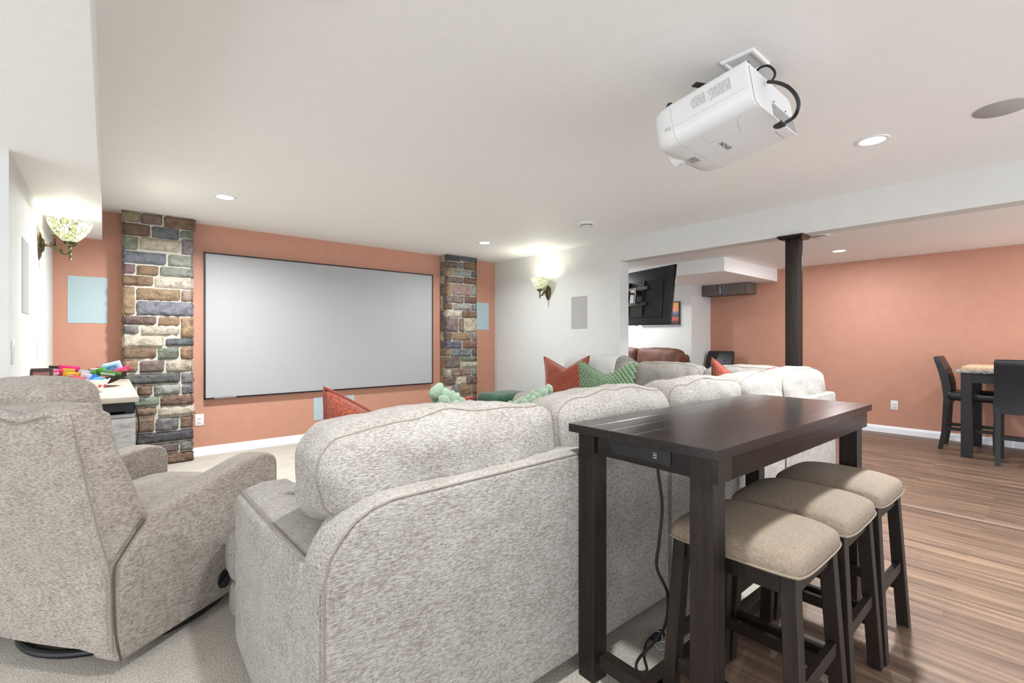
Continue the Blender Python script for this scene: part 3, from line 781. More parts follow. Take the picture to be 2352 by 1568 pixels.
# seats and front panels of the near run
for i, (x0, x1) in enumerate(((.62, 1.30), (1.30, 2.12), (2.12, 2.92), (2.92, 3.36))):
    cushion('seat_cushion', (x1-x0-.01, .78, .2), ((x0+x1)/2, 1.86, .41), 2, S, seed=i+3, nseg=(12, 12, 5), welts=(), r=.06)
b = NB(); box(b, (.62, 1.28, .05), (3.4, 2.2, .31), .02, 2); obj('seat_base', b, M_SOFA, S)
for x0, x1 in ((.392, 1.29), (1.30, 2.12), (2.12, 2.92)):
    df, bm = softbox((x1-x0, .16, .24), .05, 1, .015, 0, .004, 5, (12, 5, 8)); bmesh.ops.translate(bm, verts=bm.verts, vec=((x0+x1)/2, 2.33, .30)); obj('footrest', bm, M_SOFA, S)
    df, bm = softbox((x1-x0-.01, .13, .15), .04, 1, .01, 0, .004, 6, (12, 5, 6)); bmesh.ops.translate(bm, verts=bm.verts, vec=((x0+x1)/2, 2.30, .115)); obj('front_panel', bm, M_SOFA, S)
# back cushions of the near run
tilt = Matrix.Rotation(R(4), 4, 'X')
nearc = [(.425, 1.318, .705, .975, 1.385, 0), (1.325, 2.10, .66, .985, 1.37, 1.6), (2.115, 2.90, .66, .985, 1.37, 3.4), (2.915, 3.52, .66, .985, 1.38, 5.2), (3.53, 4.36, .66, .985, 1.36, 7.1)]
for x0, x1, z0, z1, yc, sd in nearc:
    h_ = z1-z0+.0
    cushion('back_cushion', (x1-x0, .25, h_), ((x0+x1)/2, yc, (z0+z1)/2), 1, S, bulge=.035, side=.022, nz=.010, seed=sd, r=.075, rot=Matrix.Rotation(R(-3), 4, 'X'), wz=.74, sag=.02)
# lower support behind the cushions
b = NB(); box(b, (.62, 1.27, .4), (4.1, 1.45, .69), .04, 3); obj('back_support', b, M_SOFA, S)
# right run
b = NB(); box(b, (4.17, 1.17, .06), (4.315, 3.86, .80), .03, 3); obj('back_panel', b, M_SOFA, S)
b = NB(); box(b, (3.4, 1.28, .05), (4.17, 3.6, .31), .02, 2); obj('seat_base', b, M_SOFA, S)
for i, (a, c) in enumerate(((1.4, 2.07), (2.07, 2.77), (2.77, 3.56))):
    cushion('seat_cushion', (.78, c-a-.01, .2), (3.70, (a+c)/2, .41), 2, S, seed=i+13, nseg=(12, 12, 5), welts=(), r=.06)
for a, c, sd in ((1.36, 2.06, 2.2), (2.07, 2.77, 4.4), (2.78, 3.60, 6.1)):
    cushion('back_cushion', (.22, c-a-.012, .46), (4.03, (a+c)/2, .75), 0, S, bulge=.035, side=.02, nz=.009, seed=sd, r=.07, rot=Matrix.Rotation(R(5), 4, 'Y'), wz=.78, nseg=(8, 22, 16))
b = NB(); prism(b, [(3.28, .05), (3.28, .56), (3.32, .62), (3.38, .645), (4.17, .66), (4.17, .05)], 'y', 3.62, 3.86, .04, 4); obj('armrest', b, M_SOFA, S, ang=50)

# ------------------------------------------------------------------ throw
b = NB()
prof = [(3.80, .60), (3.86, .80), (3.915, .98), (3.98, 1.025), (4.08, 1.03), (4.2, .99), (4.33, .92), (4.345, .78), (4.35, .62)]
pc = catmull([(x, 0, z) for x, z in prof], 4); g = []
NY = 26
for j in range(NY+1):
    y = 2.95+.97*j/NY; row = []
    drop = 0
    if y > 3.62: k = min(1, (y-3.62)/.14); drop = .30*(k*k*(3-2*k))
    for p in pc:
        z = p.z-max(0, drop*(p.z-.6)/.42)
        z = max(z, .665) if y > 3.6 and p.x < 4.33 and p.z > .7 else z
        w_ = .008*math.sin(y*46+p.x*7)+.006*noise.noise(Vector((p.x*9, y*9, 0)))
        row.append(b.verts.new((p.x-.012+w_*.3, y, z+.012+w_)))
    g.append(row)
for j in range(NY):
    for i in range(len(pc)-1): b.faces.new((g[j][i], g[j][i+1], g[j+1][i+1], g[j+1][i]))
bmesh.ops.solidify(b, geom=b.faces[:], thickness=.006)
tag(obj('throw_blanket', b, M_THROW, ang=80), 'white throw blanket draped over the far end of the sectional by the white wall', 'blanket')

# ------------------------------------------------------------------ pillows
def pillow(name, label, w, h, th, loc, rot, m, mw, chop=.3, lump=None, seed=0, N_=44, group=None):
    """chopped square pillow: local x = width, y = thickness, z = height, base at z=0"""
    t = thing(name, label, 'pillow', loc, 0, group); t.rotation_euler = rot
    bm = NB()
    def surf(u, v, s):
        top = max(0, (v+.2)/1.2)
        x = u*w/2*(1-.09*(1-v*v))*(1+.05*top*abs(u)**3)
        z = h/2+v*h/2*(1-.07*(1-u*u)*(1 if v < 0 else 0))
        z -= chop*h*top**1.5*(1-abs(u)**.95)
        tk = th/2*((1-u**4)*(1-v**4))**.6
        tk *= 1+.25*top*math.exp(-(u/.3)**2)
        y = s*tk
        y += .012*noise.noise(Vector((u*2+seed, v*2, s*3)))*(1-u**4)*(1-v**4)
        return Vector((x, y, z))
    grids = []
    for s in (-1, 1):
        g = [[bm.verts.new(surf(-1+2*i/N_, -1+2*j/N_, s)) for j in range(N_+1)] for i in range(N_+1)]
        for i in range(N_):
            for j in range(N_): bm.faces.new((g[i][j], g[i+1][j], g[i+1][j+1], g[i][j+1]))
        grids.append(g)
    bmesh.ops.remove_doubles(bm, verts=bm.verts, dist=.0005)
    if lump:
        kx, kz, amp = lump; lump = None; rr = random.Random(seed)
        proto = NB(); bmesh.ops.create_icosphere(proto, subdivisions=2 if kx*kz == 272 and seed == 2 else 1, radius=1)
        pv = [v.co.copy() for v in proto.verts]; pf = [[v.index for v in f.verts] for f in proto.faces]; proto.free()
        for s in (-1, 1):
            for i in range(kx+1):
                for j in range(kz+1):
                    u = -1+2*(i+(.5 if j % 2 else 0))/kx; v = -1+2*j/kz
                    if u > 1.02: continue
                    u *= .985; v *= .985
                    p = surf(max(-1, min(1, u)), max(-1, min(1, v)), s)
                    rx, rz = (w/kx*.62, h/kz*.95) if seed == 2 else (w/kx*.56, h/kz*.66)
                    a_ = .5*(1 if (i+j) % 2 else -1) if seed == 2 else .55
                    sz = rr.uniform(.9, 1.12); vs = []
                    for q in pv:
                        k = 1+(.30*noise.noise(q*2.2+Vector((i, j, s))) if seed == 2 else 0)
                        x_, z_ = q.x*rx*k*sz, q.z*rz*k*sz
                        vs.append(bm.verts.new((p.x+x_*math.cos(a_)-z_*math.sin(a_), p.y+q.y*amp*k*sz, p.z+x_*math.sin(a_)+z_*math.cos(a_))))
                    for f in pf: bm.faces.new([vs[k] for k in f])
    obj('pillow_body', bm, m, t, ang=100)
    if mw:
        loop = []
        K = 22
        for a, c in (((-1, -1), (1, -1)), ((1, -1), (1, 1)), ((1, 1), (-1, 1)), ((-1, 1), (-1, -1))):
            for i in range(K):
                f = i/K; p = surf(a[0]+(c[0]-a[0])*f, a[1]+(c[1]-a[1])*f, 1); p.y = 0; loop.append(p)
        wb = NB(); tube(wb, loop, .007, 6, closed=True); obj('welt_edge', wb, mw, t)
    return t
# near sofa pillows (seat at .51, leaning on the back cushions, facing +y)
pillow('throw_pillow', 'rust chenille pillow peeking over the left end of the near sofa back', .56, .55, .17, (.785, 1.68, .48), (R(8), R(7), R(-4)), M_RUST, M_RUSTWELT, .26, seed=1)
pillow('throw_pillow', 'pale green chunky knit pillow whose two corners show above the near sofa back', .62, .54, .18, (1.25, 1.69, .47), (R(10), R(4), R(2)), M_SAGE2, None, .27, lump=(17, 16, .015), seed=2)
pillow('throw_pillow', 'rust pillow standing upright on the far seats beside the woven green pillow', .50, .52, .18, (3.66, 3.42, .52), (R(-8), R(-2), R(-70)), M_RUST, M_RUSTWELT, .27, seed=4)
pillow('throw_pillow', 'sage green woven yarn pillow standing upright on the far seats', .54, .49, .18, (3.56, 2.81, .52), (R(-8), 0, R(-64)), M_SAGE, None, .30, lump=(16, 17, .014), seed=5)
pillow('throw_pillow', 'salmon rust pillow tipped into the right corner of the sectional', .44, .49, .17, (3.68, 1.66, .555), (R(-8), R(9), R(-52)), M_RUST, M_RUSTWELT, .32, seed=6)

# ------------------------------------------------------------------ ottoman
t = thing('ottoman', 'dark green velvet ottoman with channelled sides by the white right wall', 'ottoman', (4.16, 4.98, 0), R(-3))
b = NB()
n = 72; secs = []
for z, k in ((.05, .97), (.07, 1), (.2, 1.005), (.34, 1), (.355, .985)):
    s = []
    for i in range(n):
        a = 2*PI*i/n; c_, s_ = math.cos(a), math.sin(a); ex = .28
        x = .30*k*math.copysign(abs(c_)**ex, c_); y = .24*k*math.copysign(abs(s_)**ex, s_)
        f = 1-.016*abs(math.cos(i*PI/3)); s.append((x*f, y*f, z))
    secs.append(s)
loft(b, secs); obj('channelled_body', b, M_VELVET, t, ang=80)
df, bm = softbox((.64, .52, .13), .05, 2, .025, 0, .003, 3, (14, 12, 5)); bmesh.ops.translate(bm, verts=bm.verts, vec=(0, 0, .415)); obj('lid_cushion', bm, M_VELVET, t)
for sx in (-1, 1):
    for sy in (-1, 1):
        b = NB(); lathe(b, [(0, 0), (.018, 0), (.024, .055), (0, .055)], (sx*.23, sy*.17, 0), 14); obj('leg', b, M_BLACKWOOD, t)

# ------------------------------------------------------------------ recliner
RC = thing('swivel_recliner', 'oatmeal slub-weave swivel recliner seen from behind on a black metal ring', 'recliner', (.097, 2.775, 0), PI/2-R(54))
HW = .42
def sidepoly(poly, l0, l1, name, bev=.03, m=M_CHAIR, parent=RC, bul=.012, ang=60):
    b = NB(); prism(b, poly, 'y', l0, l1, bev, 4)
    return obj(name, b, m, parent, ang=ang)
ap = [(-.385, .05), (.37, .05), (.41, .12), (.42, .35), (.42, .58), (.405, .615), (.36, .638), (.30, .645), (.22, .638), (.10, .612), (-.02, .585), (-.16, .565), (-.26, .55), (-.375, .41), (-.39, .3), (-.393, .15)]
for s in (-1, 1):
    l0, l1 = (-HW, -HW+.13) if s < 0 else (HW-.13, HW)
    sidepoly(ap, l0, l1, 'armrest', .02)
# back shell: rear face leans, side wings
wing = [(-.405, .40), (-.45, .62), (-.50, .80), (-.555, .955), (-.545, .985), (-.50, .995), (-.46, .985), (-.425, .95), (-.39, .86), (-.34, .74), (-.285, .60), (-.27, .56), (-.395, .415)]
for s in (-1, 1):
    l0, l1 = (-HW+.004, -HW+.10) if s < 0 else (HW-.10, HW-.004)
    sidepoly(wing, l0, l1, 'back_wing', .022)
b = NB()
secs = []
zs = [.085, .11, .2, .3, .4, .5, .6, .7, .8, .9, .955, .985, .995]
def backx(z): return -.40-(0 if z < .40 else (z-.40)*.24)-.018*math.sin(PI*min(1, z/1.0))
nl = 20
for z in zs:
    e = .0
    hw = HW-.012 - (.012 if z > .98 else 0)
    xr = backx(z)+(.022 if z > .99 else (.006 if z > .98 else 0)); xf = xr+.13-(.04 if z > .98 else 0)
    ring = []
    for i in range(nl+1):
        u = -1+2*i/nl; bow = .030*(1-u*u)
        zz = z
        if z <= .09: zz = z+.045*(1-u*u)*1.0
        if z > .9: zz = z-.030*math.exp(-((abs(u)-.52)/.22)**2)*((z-.9)/.095)+.0
        xx = xr-bow + (.018*max(0, abs(u)-.93)/.07)
        ring.append((xx, u*hw, zz))
    for i in range(nl+1):
        u = 1-2*i/nl; ring.append((xf, u*hw, z))
    secs.append(ring)
loft(b, secs); obj('back_shell', b, M_CHAIR, RC, ang=60)
wb = NB()
for s in (-1, 1):
    tube(wb, catmull([(backx(z)+.006, s*(HW-.006), z) for z in (.10, .2, .3, .4, .5, .6, .7, .8, .9, .97)], 3), .0025, 6)
tp = [(backx(.975)-.030*(1-u*u)-.002, u*(HW-.01), .968-.030*math.exp(-((abs(u)-.52)/.22)**2)) for u in [-1+.1*i for i in range(21)]]
tube(wb, catmull(tp, 2), .0035, 6); obj('back_piping', wb, M_WELT, RC)
M_GAP = mat('gap_shade', (84, 76, 68), .95)  # dark tubes paint in the shaded gap between armrest and back wing
for s in (-1, 1):
    gb = NB(); y_ = s*(HW-.0025)
    tube(gb, catmull([(-.285, y_, .536), (-.31, y_, .512), (-.375, y_, .435), (-.397, y_, .395), (-.398, y_, .28), (-.392, y_, .15), (-.375, y_, .06)], 5), .0035, 6); obj('gap_shade_line', gb, M_GAP, RC)
cushion('head_cushion', (.20, .46, .30), (-.345, .04, .915), 0, RC, M_CHAIR, .02, .01, .006, 9, .08, Matrix.Rotation(R(-12), 4, 'Y'), (), nseg=(8, 24, 14))
cushion('lumbar_cushion', (.16, .50, .40), (-.30, .02, .66), 0, RC, M_CHAIR, .03, .01, .006, 8, .07, Matrix.Rotation(R(-14), 4, 'Y'), (), nseg=(8, 20, 14))
cushion('seat_cushion', (.70, .57, .19), (.08, 0, .40), 2, RC, M_CHAIR, .03, .005, .004, 10, .06, None, (), nseg=(18, 16, 5))
b = NB(); box(b, (-.37, -HW+.12, .07), (.36, HW-.12, .32), .02, 2); obj('seat_base', b, M_CHAIR, RC)
df, bm = softbox((.09, .57, .34), .04, 0, .015, 0, .003, 3, (4, 14, 10)); bmesh.ops.translate(bm, verts=bm.verts, vec=(.39, 0, .25)); obj('footrest', bm, M_CHAIR, RC)
b = NB(); tube(b, [(.365*math.cos(2*PI*i/48), .365*math.sin(2*PI*i/48), .018) for i in range(48)], .016, 10, closed=True)
box(b, (-.33, -.02, .02), (.33, .02, .05)); box(b, (-.02, -.33, .02), (.02, .33, .05)); lathe(b, [(0, .03), (.08, .03), (.08, .09), (0, .09)], seg=24); obj('swivel_base', b, M_BLACK, RC)
b = NB(); tb = NB(); lathe(tb, [(0, 0), (.036, 0), (.034, .010), (.02, .014), (0, .014)], seg=28, axis='y')
for v in tb.verts: v.co.y *= -1; v.co.z *= 1.15
bmesh.ops.translate(tb, verts=tb.verts, vec=(.075, -HW+.003, .135)); merge(b, tb)
tube(b, catmull([(.05, -HW-.012, .115), (.085, -HW-.02, .15), (.12, -HW-.024, .17)], 4), .010, 8); obj('recline_handle', b, M_BLACK, RC)

# ------------------------------------------------------------------ console table
T = thing('console_table', 'tall narrow dark espresso wood bar table with planked top behind the sofa', 'table', (1.264, .618, 0), R(-1.1))
TL, TW = 1.462, .556
b = NB()
e = .045; n = 6; pw = (TW)/n
for i in range(n):
    box(b, (0, i*pw+.0002, .885), (TL, (i+1)*pw-.0002, .914), .0007, 1)
obj('tabletop', b, M_ESP, T, ang=30)
lg = .072
legs = ((.036, .03), (.032, TW-.019-lg), (TL-.036-lg, .03), (TL-.036-lg, TW-.019-lg))
for x, y in legs:
    b = NB(); box(b, (x, y, 0), (x+lg, y+lg, .885), .002, 1); obj('leg', b, M_ESPL, T)
b = NB(); box(b, (.036+lg, .012, .812), (TL-.036-lg, .034, .886), .0015, 1); box(b, (.03, .012, .812), (TL-.03, .031, .886)); obj('apron', b, M_ESP, T)
b = NB(); box(b, (.036+lg, TW-.034, .812), (TL-.036-lg, TW-.014, .885), .0015, 1); obj('apron', b, M_ESP, T)
b = NB(); box(b, (.042, .03+lg, .812), (.064, TW-.03-lg, .885), .0015, 1); ap1 = obj('apron', b, M_ESP, T)
b = NB(); box(b, (TL-.064, .03+lg, .812), (TL-.042, TW-.03-lg, .885), .0015, 1); obj('apron', b, M_ESP, T)
for x in (.05, TL-.05-.045):
    b = NB(); box(b, (x, .03+lg, .055), (x+.045, TW-.03-lg, .1), .0015, 1); obj('stretcher', b, M_ESPL, T)
b = NB(); box(b, (.095, TW/2-.025, .055), (TL-.095, TW/2+.025, .098), .0015, 1); obj('stretcher', b, M_ESPL, T)
# power strip on the end apron
b = NB(); M4 = Matrix.Translation((.042, 0, 0))
prism(b, [(q_[0], q_[1]) for q_ in (arc(.395-.008, .831+.008, .008, -90, 0, 3)+arc(.395-.008, .877-.008, .008, 0, 90, 3)+arc(.165+.008, .877-.008, .008, 90, 180, 3)+arc(.165+.008, .831+.008, .008, 180, 270, 3))], 'x', -.004, 0, 0, 3, M4)
ps = obj('power_strip', b, M_BLACK, T)
for yc in (.34, .288):
    b = NB(); box(b, (.0365, yc-.021, .839), (.0385, yc+.021, .869), .0008, 1); k = obj('socket', b, mat('socket_black', (30, 30, 32), .35), ps)
    b = NB(); box(b, (.0358, yc-.003-.008+.012, .860), (.0368, yc+.009, .8625)); box(b, (.0358, yc+.001, .8455), (.0368, yc+.010, .8485)); box(b, (.0358, yc-.014, .851), (.0368, yc-.008, .857)); obj('slot', b, mat('slot_black', (4, 4, 4), .6), k, False)
b = NB(); box(b, (.036, .213, .845), (.0385, .226, .850)); box(b, (.036, .213, .853), (.0385, .226, .857)); box(b, (.036, .213, .860), (.0385, .226, .863)); box(b, (.0365, .213, .845), (.0385, .215, .863)); obj('usb_port', b, M_METAL, ps, False)
for yc in (.185, .38):
    b = NB(); lathe(b, [(0, 0), (.003, 0), (.003, .001), (0, .001)], (.037, yc, .854), 10, 'x'); obj('screw', b, M_TVB, ps)
# cord
cp = [(1.335, .845, .815), (1.338, .845, .79), (1.36, .845, .68), (1.362, .858, .56), (1.372, .872, .47), (1.415, .86, .375), (1.455, .89, .25), (1.462, .93, .17), (1.445, .99, .08), (1.455, 1.01, .03), (1.472, 1.005, .010), (1.50, .995, .010), (1.55, 1.04, .012), (1.60, 1.07, .012), (1.66, 1.09, .012), (1.74, 1.09, .012)]
b = NB(); tube(b, catmull(cp, 8), .0052, 10)
c_ = obj('power_cord', b, M_BLACK); c_.parent = T; c_.matrix_parent_inverse = (Matrix.Translation(T.location) @ Matrix.Rotation(T.rotation_euler.z, 4, 'Z')).inverted()
t = thing('extension_plug', 'black plug and cord end with a white tag on the carpet behind the bar table', 'plug', (1.72, 1.075, 0))
b = NB(); box(b, (-.05, -.014, .002), (.02, .014, .028), .006, 2); tube(b, catmull([(.02, 0, .014), (.09, -.02, .012), (.3, -.01, .008), (.6, .0, .008)], 6), .005, 8); obj('plug_body', b, M_BLACK, t)
b = NB(); 
for x in (-.015, .012): 
    tube(b, [(x, .017*math.cos(a_*PI/6), .015+.017*math.sin(a_*PI/6)) for a_ in range(12)], .0015, 5, closed=True)
obj('cable_tie', b, M_WPLAST, t)
b = NB(); Mt = Matrix.Translation((-.03, -.045, .006)) @ Matrix.Rotation(R(-25), 4, 'Z'); box(b, (-.05, -.024, 0), (.05, .024, .0008), 0, 1, Mt); tg_ = obj('warning_tag', b, M_WPLAST, t, False)
b = NB()
random.seed(5)
for i in range(7): box(b, (-.044, -.018+i*.0055, .0008), (-.044+random.uniform(.03, .085), -.0155+i*.0055, .0012), 0, 1, Mt)
obj('tag_print', b, M_INK, tg_, False)

# ------------------------------------------------------------------ bar stools
ST = thing('bar_stool', 'nearest of the three beige-topped bar stools, partly behind the table leg', 'bar stool', (1.58, .652, 0), 0, 'backless bar stools under the dark table')
sw, sd = .19, .20
# domed seat
def dome(u, v):
    return .592+.062*((1-abs(u)**4.5)*(1-abs(v)**4.5))**.38-.012*(u*u+v*v)/2*(1-abs(u)**8)*(1-abs(v)**8)
b = NB(); n = 26; g = []
def sq(u, v):
    # rounded square mapping
    k = .07
    c = (abs(u)*abs(v))**5; x = u*sw*(1-.06*c)*(1+.012*(1-v*v)); y = v*sd*(1-.06*c)*(1+.012*(1-u*u))
    return x, y
for i in range(n+1):
    r_ = []
    for j in range(n+1):
        u = -math.cos(PI*i/n)*.5*1.0+(-1+2*i/n)*.5; v = -math.cos(PI*j/n)*.5+(-1+2*j/n)*.5
        x, y = sq(u, v); z = dome(u, v)
        r_.append(b.verts.new((x, y, z)))
    g.append(r_)
for i in range(n):
    for j in range(n): b.faces.new((g[i][j], g[i+1][j], g[i+1][j+1], g[i][j+1]))
edge = [e_ for e_ in b.edges if e_.is_boundary]
r_ = bmesh.ops.extrude_edge_only(b, edges=edge)
ev = [x for x in r_['geom'] if isinstance(x, bmesh.types.BMVert)]
for v in ev: v.co.z = .574; v.co.x *= .985; v.co.y *= .985
seat = obj('seat_cushion', b, M_LINEN, ST, ang=70)
wb = NB(); lp = []
for i in range(n): lp.append((-1+2*i/n, -1))
for i in range(n): lp.append((1, -1+2*i/n))
for i in range(n): lp.append((1-2*i/n, 1))
for i in range(n): lp.append((-1, 1-2*i/n))
lp = [sq(u, v)+(.580,) for u, v in lp]
tube(wb, lp, .0042, 6, closed=True); obj('welt', wb, M_LINEN_WELT, seat)
b = NB()
for a, c in (((-.165, -.172, .515), (.165, -.15, .572)), ((-.165, .15, .515), (.165, .172, .572)), ((-.162, -.17, .515), (-.14, .17, .572)), ((.14, -.17, .515), (.162, .17, .572))): box(b, a, c, .001, 1)
obj('seat_frame', b, M_ESPL, ST)
def legbm(sx, sy):
    b = NB(); w = .021
    tx, ty = sx*.152, sy*.160; bx, by = sx*.182, sy*.192
    loft(b, [[(bx-w, by-w, 0), (bx+w, by-w, 0), (bx+w, by+w, 0), (bx-w, by+w, 0)], [(tx-w, ty-w, .575), (tx+w, ty-w, .575), (tx+w, ty+w, .575), (tx-w, ty+w, .575)]])
    bmesh.ops.recalc_face_normals(b, faces=b.faces)
    bmesh.ops.bevel(b, geom=b.edges[:], offset=.002, segments=1, affect='EDGES'); return b
for sx in (-1, 1):
    for sy in (-1, 1): obj('leg', legbm(sx, sy), M_ESPL, ST)
for sy in (-1, 1):
    b = NB(); box(b, (-.155, sy*.178-.011, .235), (.155, sy*.178+.011, .275), .001, 1); obj('stretcher', b, M_ESPL, ST)
for sx in (-1, 1):
    b = NB(); box(b, (sx*.173-.011, -.165, .15), (sx*.173+.011, .165, .19), .001, 1); obj('stretcher', b, M_ESPL, ST)
dup(ST, (1.995, .650, 0), R(.5), 'middle of the three beige-topped bar stools tucked under the dark table')
dup(ST, (2.41, .644, 0), R(-.5), 'farthest of the three beige-topped bar stools, nearest the wood floor strip')

# ------------------------------------------------------------------ dining set
D = thing('dining_table', 'counter-height dark dining table with a grey marble-look top by the terracotta wall', 'dining table', (6.66, .74, 0))
b = NB(); box(b, (0, -1.3, .872), (1.0, 0, .902), .003, 2)
MG = mat('grey_granite', (150, 146, 142), .3); N = NT(MG); _n = N.noise(N.coord(), 40, 5, .7); N.color(N.ramp(_n, [(.35, (84, 82, 82)), (.5, (150, 146, 142)), (.62, (206, 202, 196))]))
obj('tabletop', b, MG, D)
b = NB()
for a, c in (((.06, -1.25, .77), (.085, -.05, .872)), ((.915, -1.25, .77), (.94, -.05, .872)), ((.05, -.075, .77), (.95, -.05, .872)), ((.05, -1.25, .77), (.95, -1.225, .872))): box(b, a, c)
obj('apron', b, M_BLACKWOOD, D, False)
for x, y in ((.04, -.12), (.88, -.12), (.04, -1.26), (.88, -1.26)):
    b = NB(); box(b, (x, y, 0), (x+.085, y+.085, .872), .003, 1); obj('leg', b, M_BLACKWOOD, D)
b = NB(); box(b, (6.71, -.35, .9025), (7.45, .70, .935), .004, 2)
MB_ = mat('light_maple', (222, 190, 156), .45); N = NT(MB_); _n = N.noise(N.coord(scale=(3, 40, 3)), 1, 3); N.color(N.ramp(_n, [(.3, (206, 172, 138)), (.7, (232, 204, 172))]))
tag(obj('wooden_board', b, MB_), 'light maple wooden board lying on the dining table', 'board')
t = thing('game_box', 'blue and white printed box standing on the dining table at the right edge', 'box', (7.25, .07, .9355), R(6))
b = NB(); box(b, (-.03, -.2, 0), (.03, .075, .26), .002, 1); obj('carton', b, mat('navy_card', (44, 66, 128), .4), t)
b = NB(); box(b, (-.0312, .0, .16), (-.0302, .06, .25)); box(b, (-.0312, -.19, .02), (-.0302, .03, .14)); obj('white_print', b, mat('card_white', (214, 222, 236), .5), t, False)
b = NB(); box(b, (-.0316, .035, .085), (-.0306, .06, .11)); obj('red_print', b, mat('card_red', (206, 64, 60), .5), t, False)

DC = thing('dining_chair', 'black leather counter chair at the near end of the dining table, seen side on', 'dining chair', (7.02, .62, 0), PI/2, 'black counter-height dining chairs')
# chair faces local -x ... built facing local -x (back at +x)
def chair_parts(root):
    df, bm = softbox((.44, .44, .09), .03, 2, .012, 0, .002, 2, (10, 10, 4)); bmesh.ops.translate(bm, verts=bm.verts, vec=(-.02, 0, .595)); obj('seat', bm, M_BLEATH, root)
    b = NB(); secs = []
    for i in range(11):
        f = i/10; z = .50+.505*f; x = .195+.02*math.sin(f*PI)*-1+.085*f**1.6; th = .03+.012*math.sin(PI*f)
        ring = []
        for u in (-1, -.8, -.4, 0, .4, .8, 1): ring.append((x+th-.008*(u*u), u*.215*(1-.04*f), z))
        for u in (1, .8, .4, 0, -.4, -.8, -1): ring.append((x-th+.006*(u*u), u*.215*(1-.04*f), z))
        secs.append(ring)
    secs.append([(sum(p[0] for p in secs[-1])/14+(p[0]-sum(q_[0] for q_ in secs[-1])/14)*.6, p[1]*.96, p[2]+.018) for p in secs[-1]])
    loft(b, secs); k = obj('backrest', b, M_BLEATH, root, ang=60)
    b = NB()
    for uy in (-.1, .1):
        for zz in (.72, .88):
            f = (zz-.5)/.53; x = .195-.02*math.sin(f*PI)+.085*f**1.6-(.03+.012*math.sin(PI*f))
            lathe(b, [(0, -.004), (.010, -.002), (.012, .003), (0, .004)], (x, uy, zz), 12, 'x')
    obj('tuft_button', b, M_BLEATH, k)
    for sx, sy in ((-1, -1), (-1, 1), (1, -1), (1, 1)):
        b = NB(); w = .019; bx = sx*.19+(.055 if sx > 0 else -.0); 
        tx = sx*.185+(.015 if sx > 0 else 0); y = sy*.185
        mid = (bx+tx)/2-(.012 if sx > 0 else 0)
        loft(b, [[(c_-w, y-w, z), (c_+w, y-w, z), (c_+w, y+w, z), (c_-w, y+w, z)] for c_, z in ((bx, 0), (mid+.005, .2), (mid-.005, .4), (tx, .56))]); obj('leg', b, M_BLACKWOOD, root, ang=40)
    for sy in (-1, 1):
        b = NB(); box(b, (-.19, sy*.185-.01, .22), (.2, sy*.185+.01, .255)); obj('stretcher', b, M_BLACKWOOD, root, False)
    b = NB(); box(b, (-.2, -.185, .2), (-.18, .185, .24)); obj('stretcher', b, M_BLACKWOOD, root, False)
    b = NB(); box(b, (.19, -.185, .25), (.21, .185, .285)); obj('stretcher', b, M_BLACKWOOD, root, False)
chair_parts(DC)
DC.location = (7.22, .66, 0)
dup(DC, (6.74, .24, 0), PI, 'black leather counter chair with its back to the room at the right edge')
dup(DC, (7.27, 3.62, 0), R(0), 'black tufted counter chair standing alone against the far wall beyond the sofa')

# ------------------------------------------------------------------ things beyond the opening
TV = thing('television', 'large black flat television seen from behind, tilted on a swing-arm wall mount', 'television', (5.27, 3.62, 1.755))
TV.rotation_euler = (0, R(7), R(-16))
# local: y along width, +x = screen side
b = NB(); box(b, (.0, -.62, -.36), (.022, .62, .36), .004, 2); obj('screen_panel', b, M_SHINE, TV)
b = NB(); box(b, (-.012, -.61, -.35), (.002, .61, .35), .006, 2); obj('back_cover', b, M_TVB, TV)
b = NB(); prism(b, [(-.48, -.27), (.48, -.27), (.46, .2), (-.46, .2)], 'x', -.04, -.008, .012, 2); obj('electronics_hump', b, M_TVB, TV)
b = NB()
for y in (-.15, .15):
    b = NB(); box(b, (-.065, y-.015, -.25), (-.04, y+.015, .2), .002, 1); obj('vertical_bracket', b, M_BLACK, TV)
b = NB(); box(b, (-.075, -.24, .08), (-.06, .24, .12)); box(b, (-.075, -.24, -.12), (-.06, .24, -.08)); obj('cross_rail', b, M_DKMETAL, TV)
b = NB(); box(b, (-.1, -.05, -.09), (-.075, .05, .09), .003, 1); lathe(b, [(0, -.1), (.016, -.1), (.016, .1), (0, .1)], (-.11, -.06, 0), 16); obj('tilt_head', b, M_METAL, TV)
b = NB(); box(b, (.0, -.02, -.368), (.014, .02, -.36)); obj('badge', b, mat('dark_red', (120, 30, 30), .4), TV, False)
MT = thing('television_mount', 'black articulated wall arm behind the tilted television', 'wall mount', (XR2, 3.85, 1.80))
b = NB(); box(b, (0, -.05, -.15), (.015, .12, .15)); obj('wall_plate', b, M_BLACK, MT)
b = NB(); tube(b, [(.02, .03, .03), (.22, -.12, .03)], .014, 10); tube(b, [(.02, .03, -.03), (.22, -.12, -.03)], .014, 10); tube(b, [(.22, -.12, -.05), (.22, -.12, .05)], .018, 12); tube(b, [(.22, -.12, 0), (.345, -.235, 0)], .014, 10); obj('swing_arm', b, M_DKMETAL, MT)

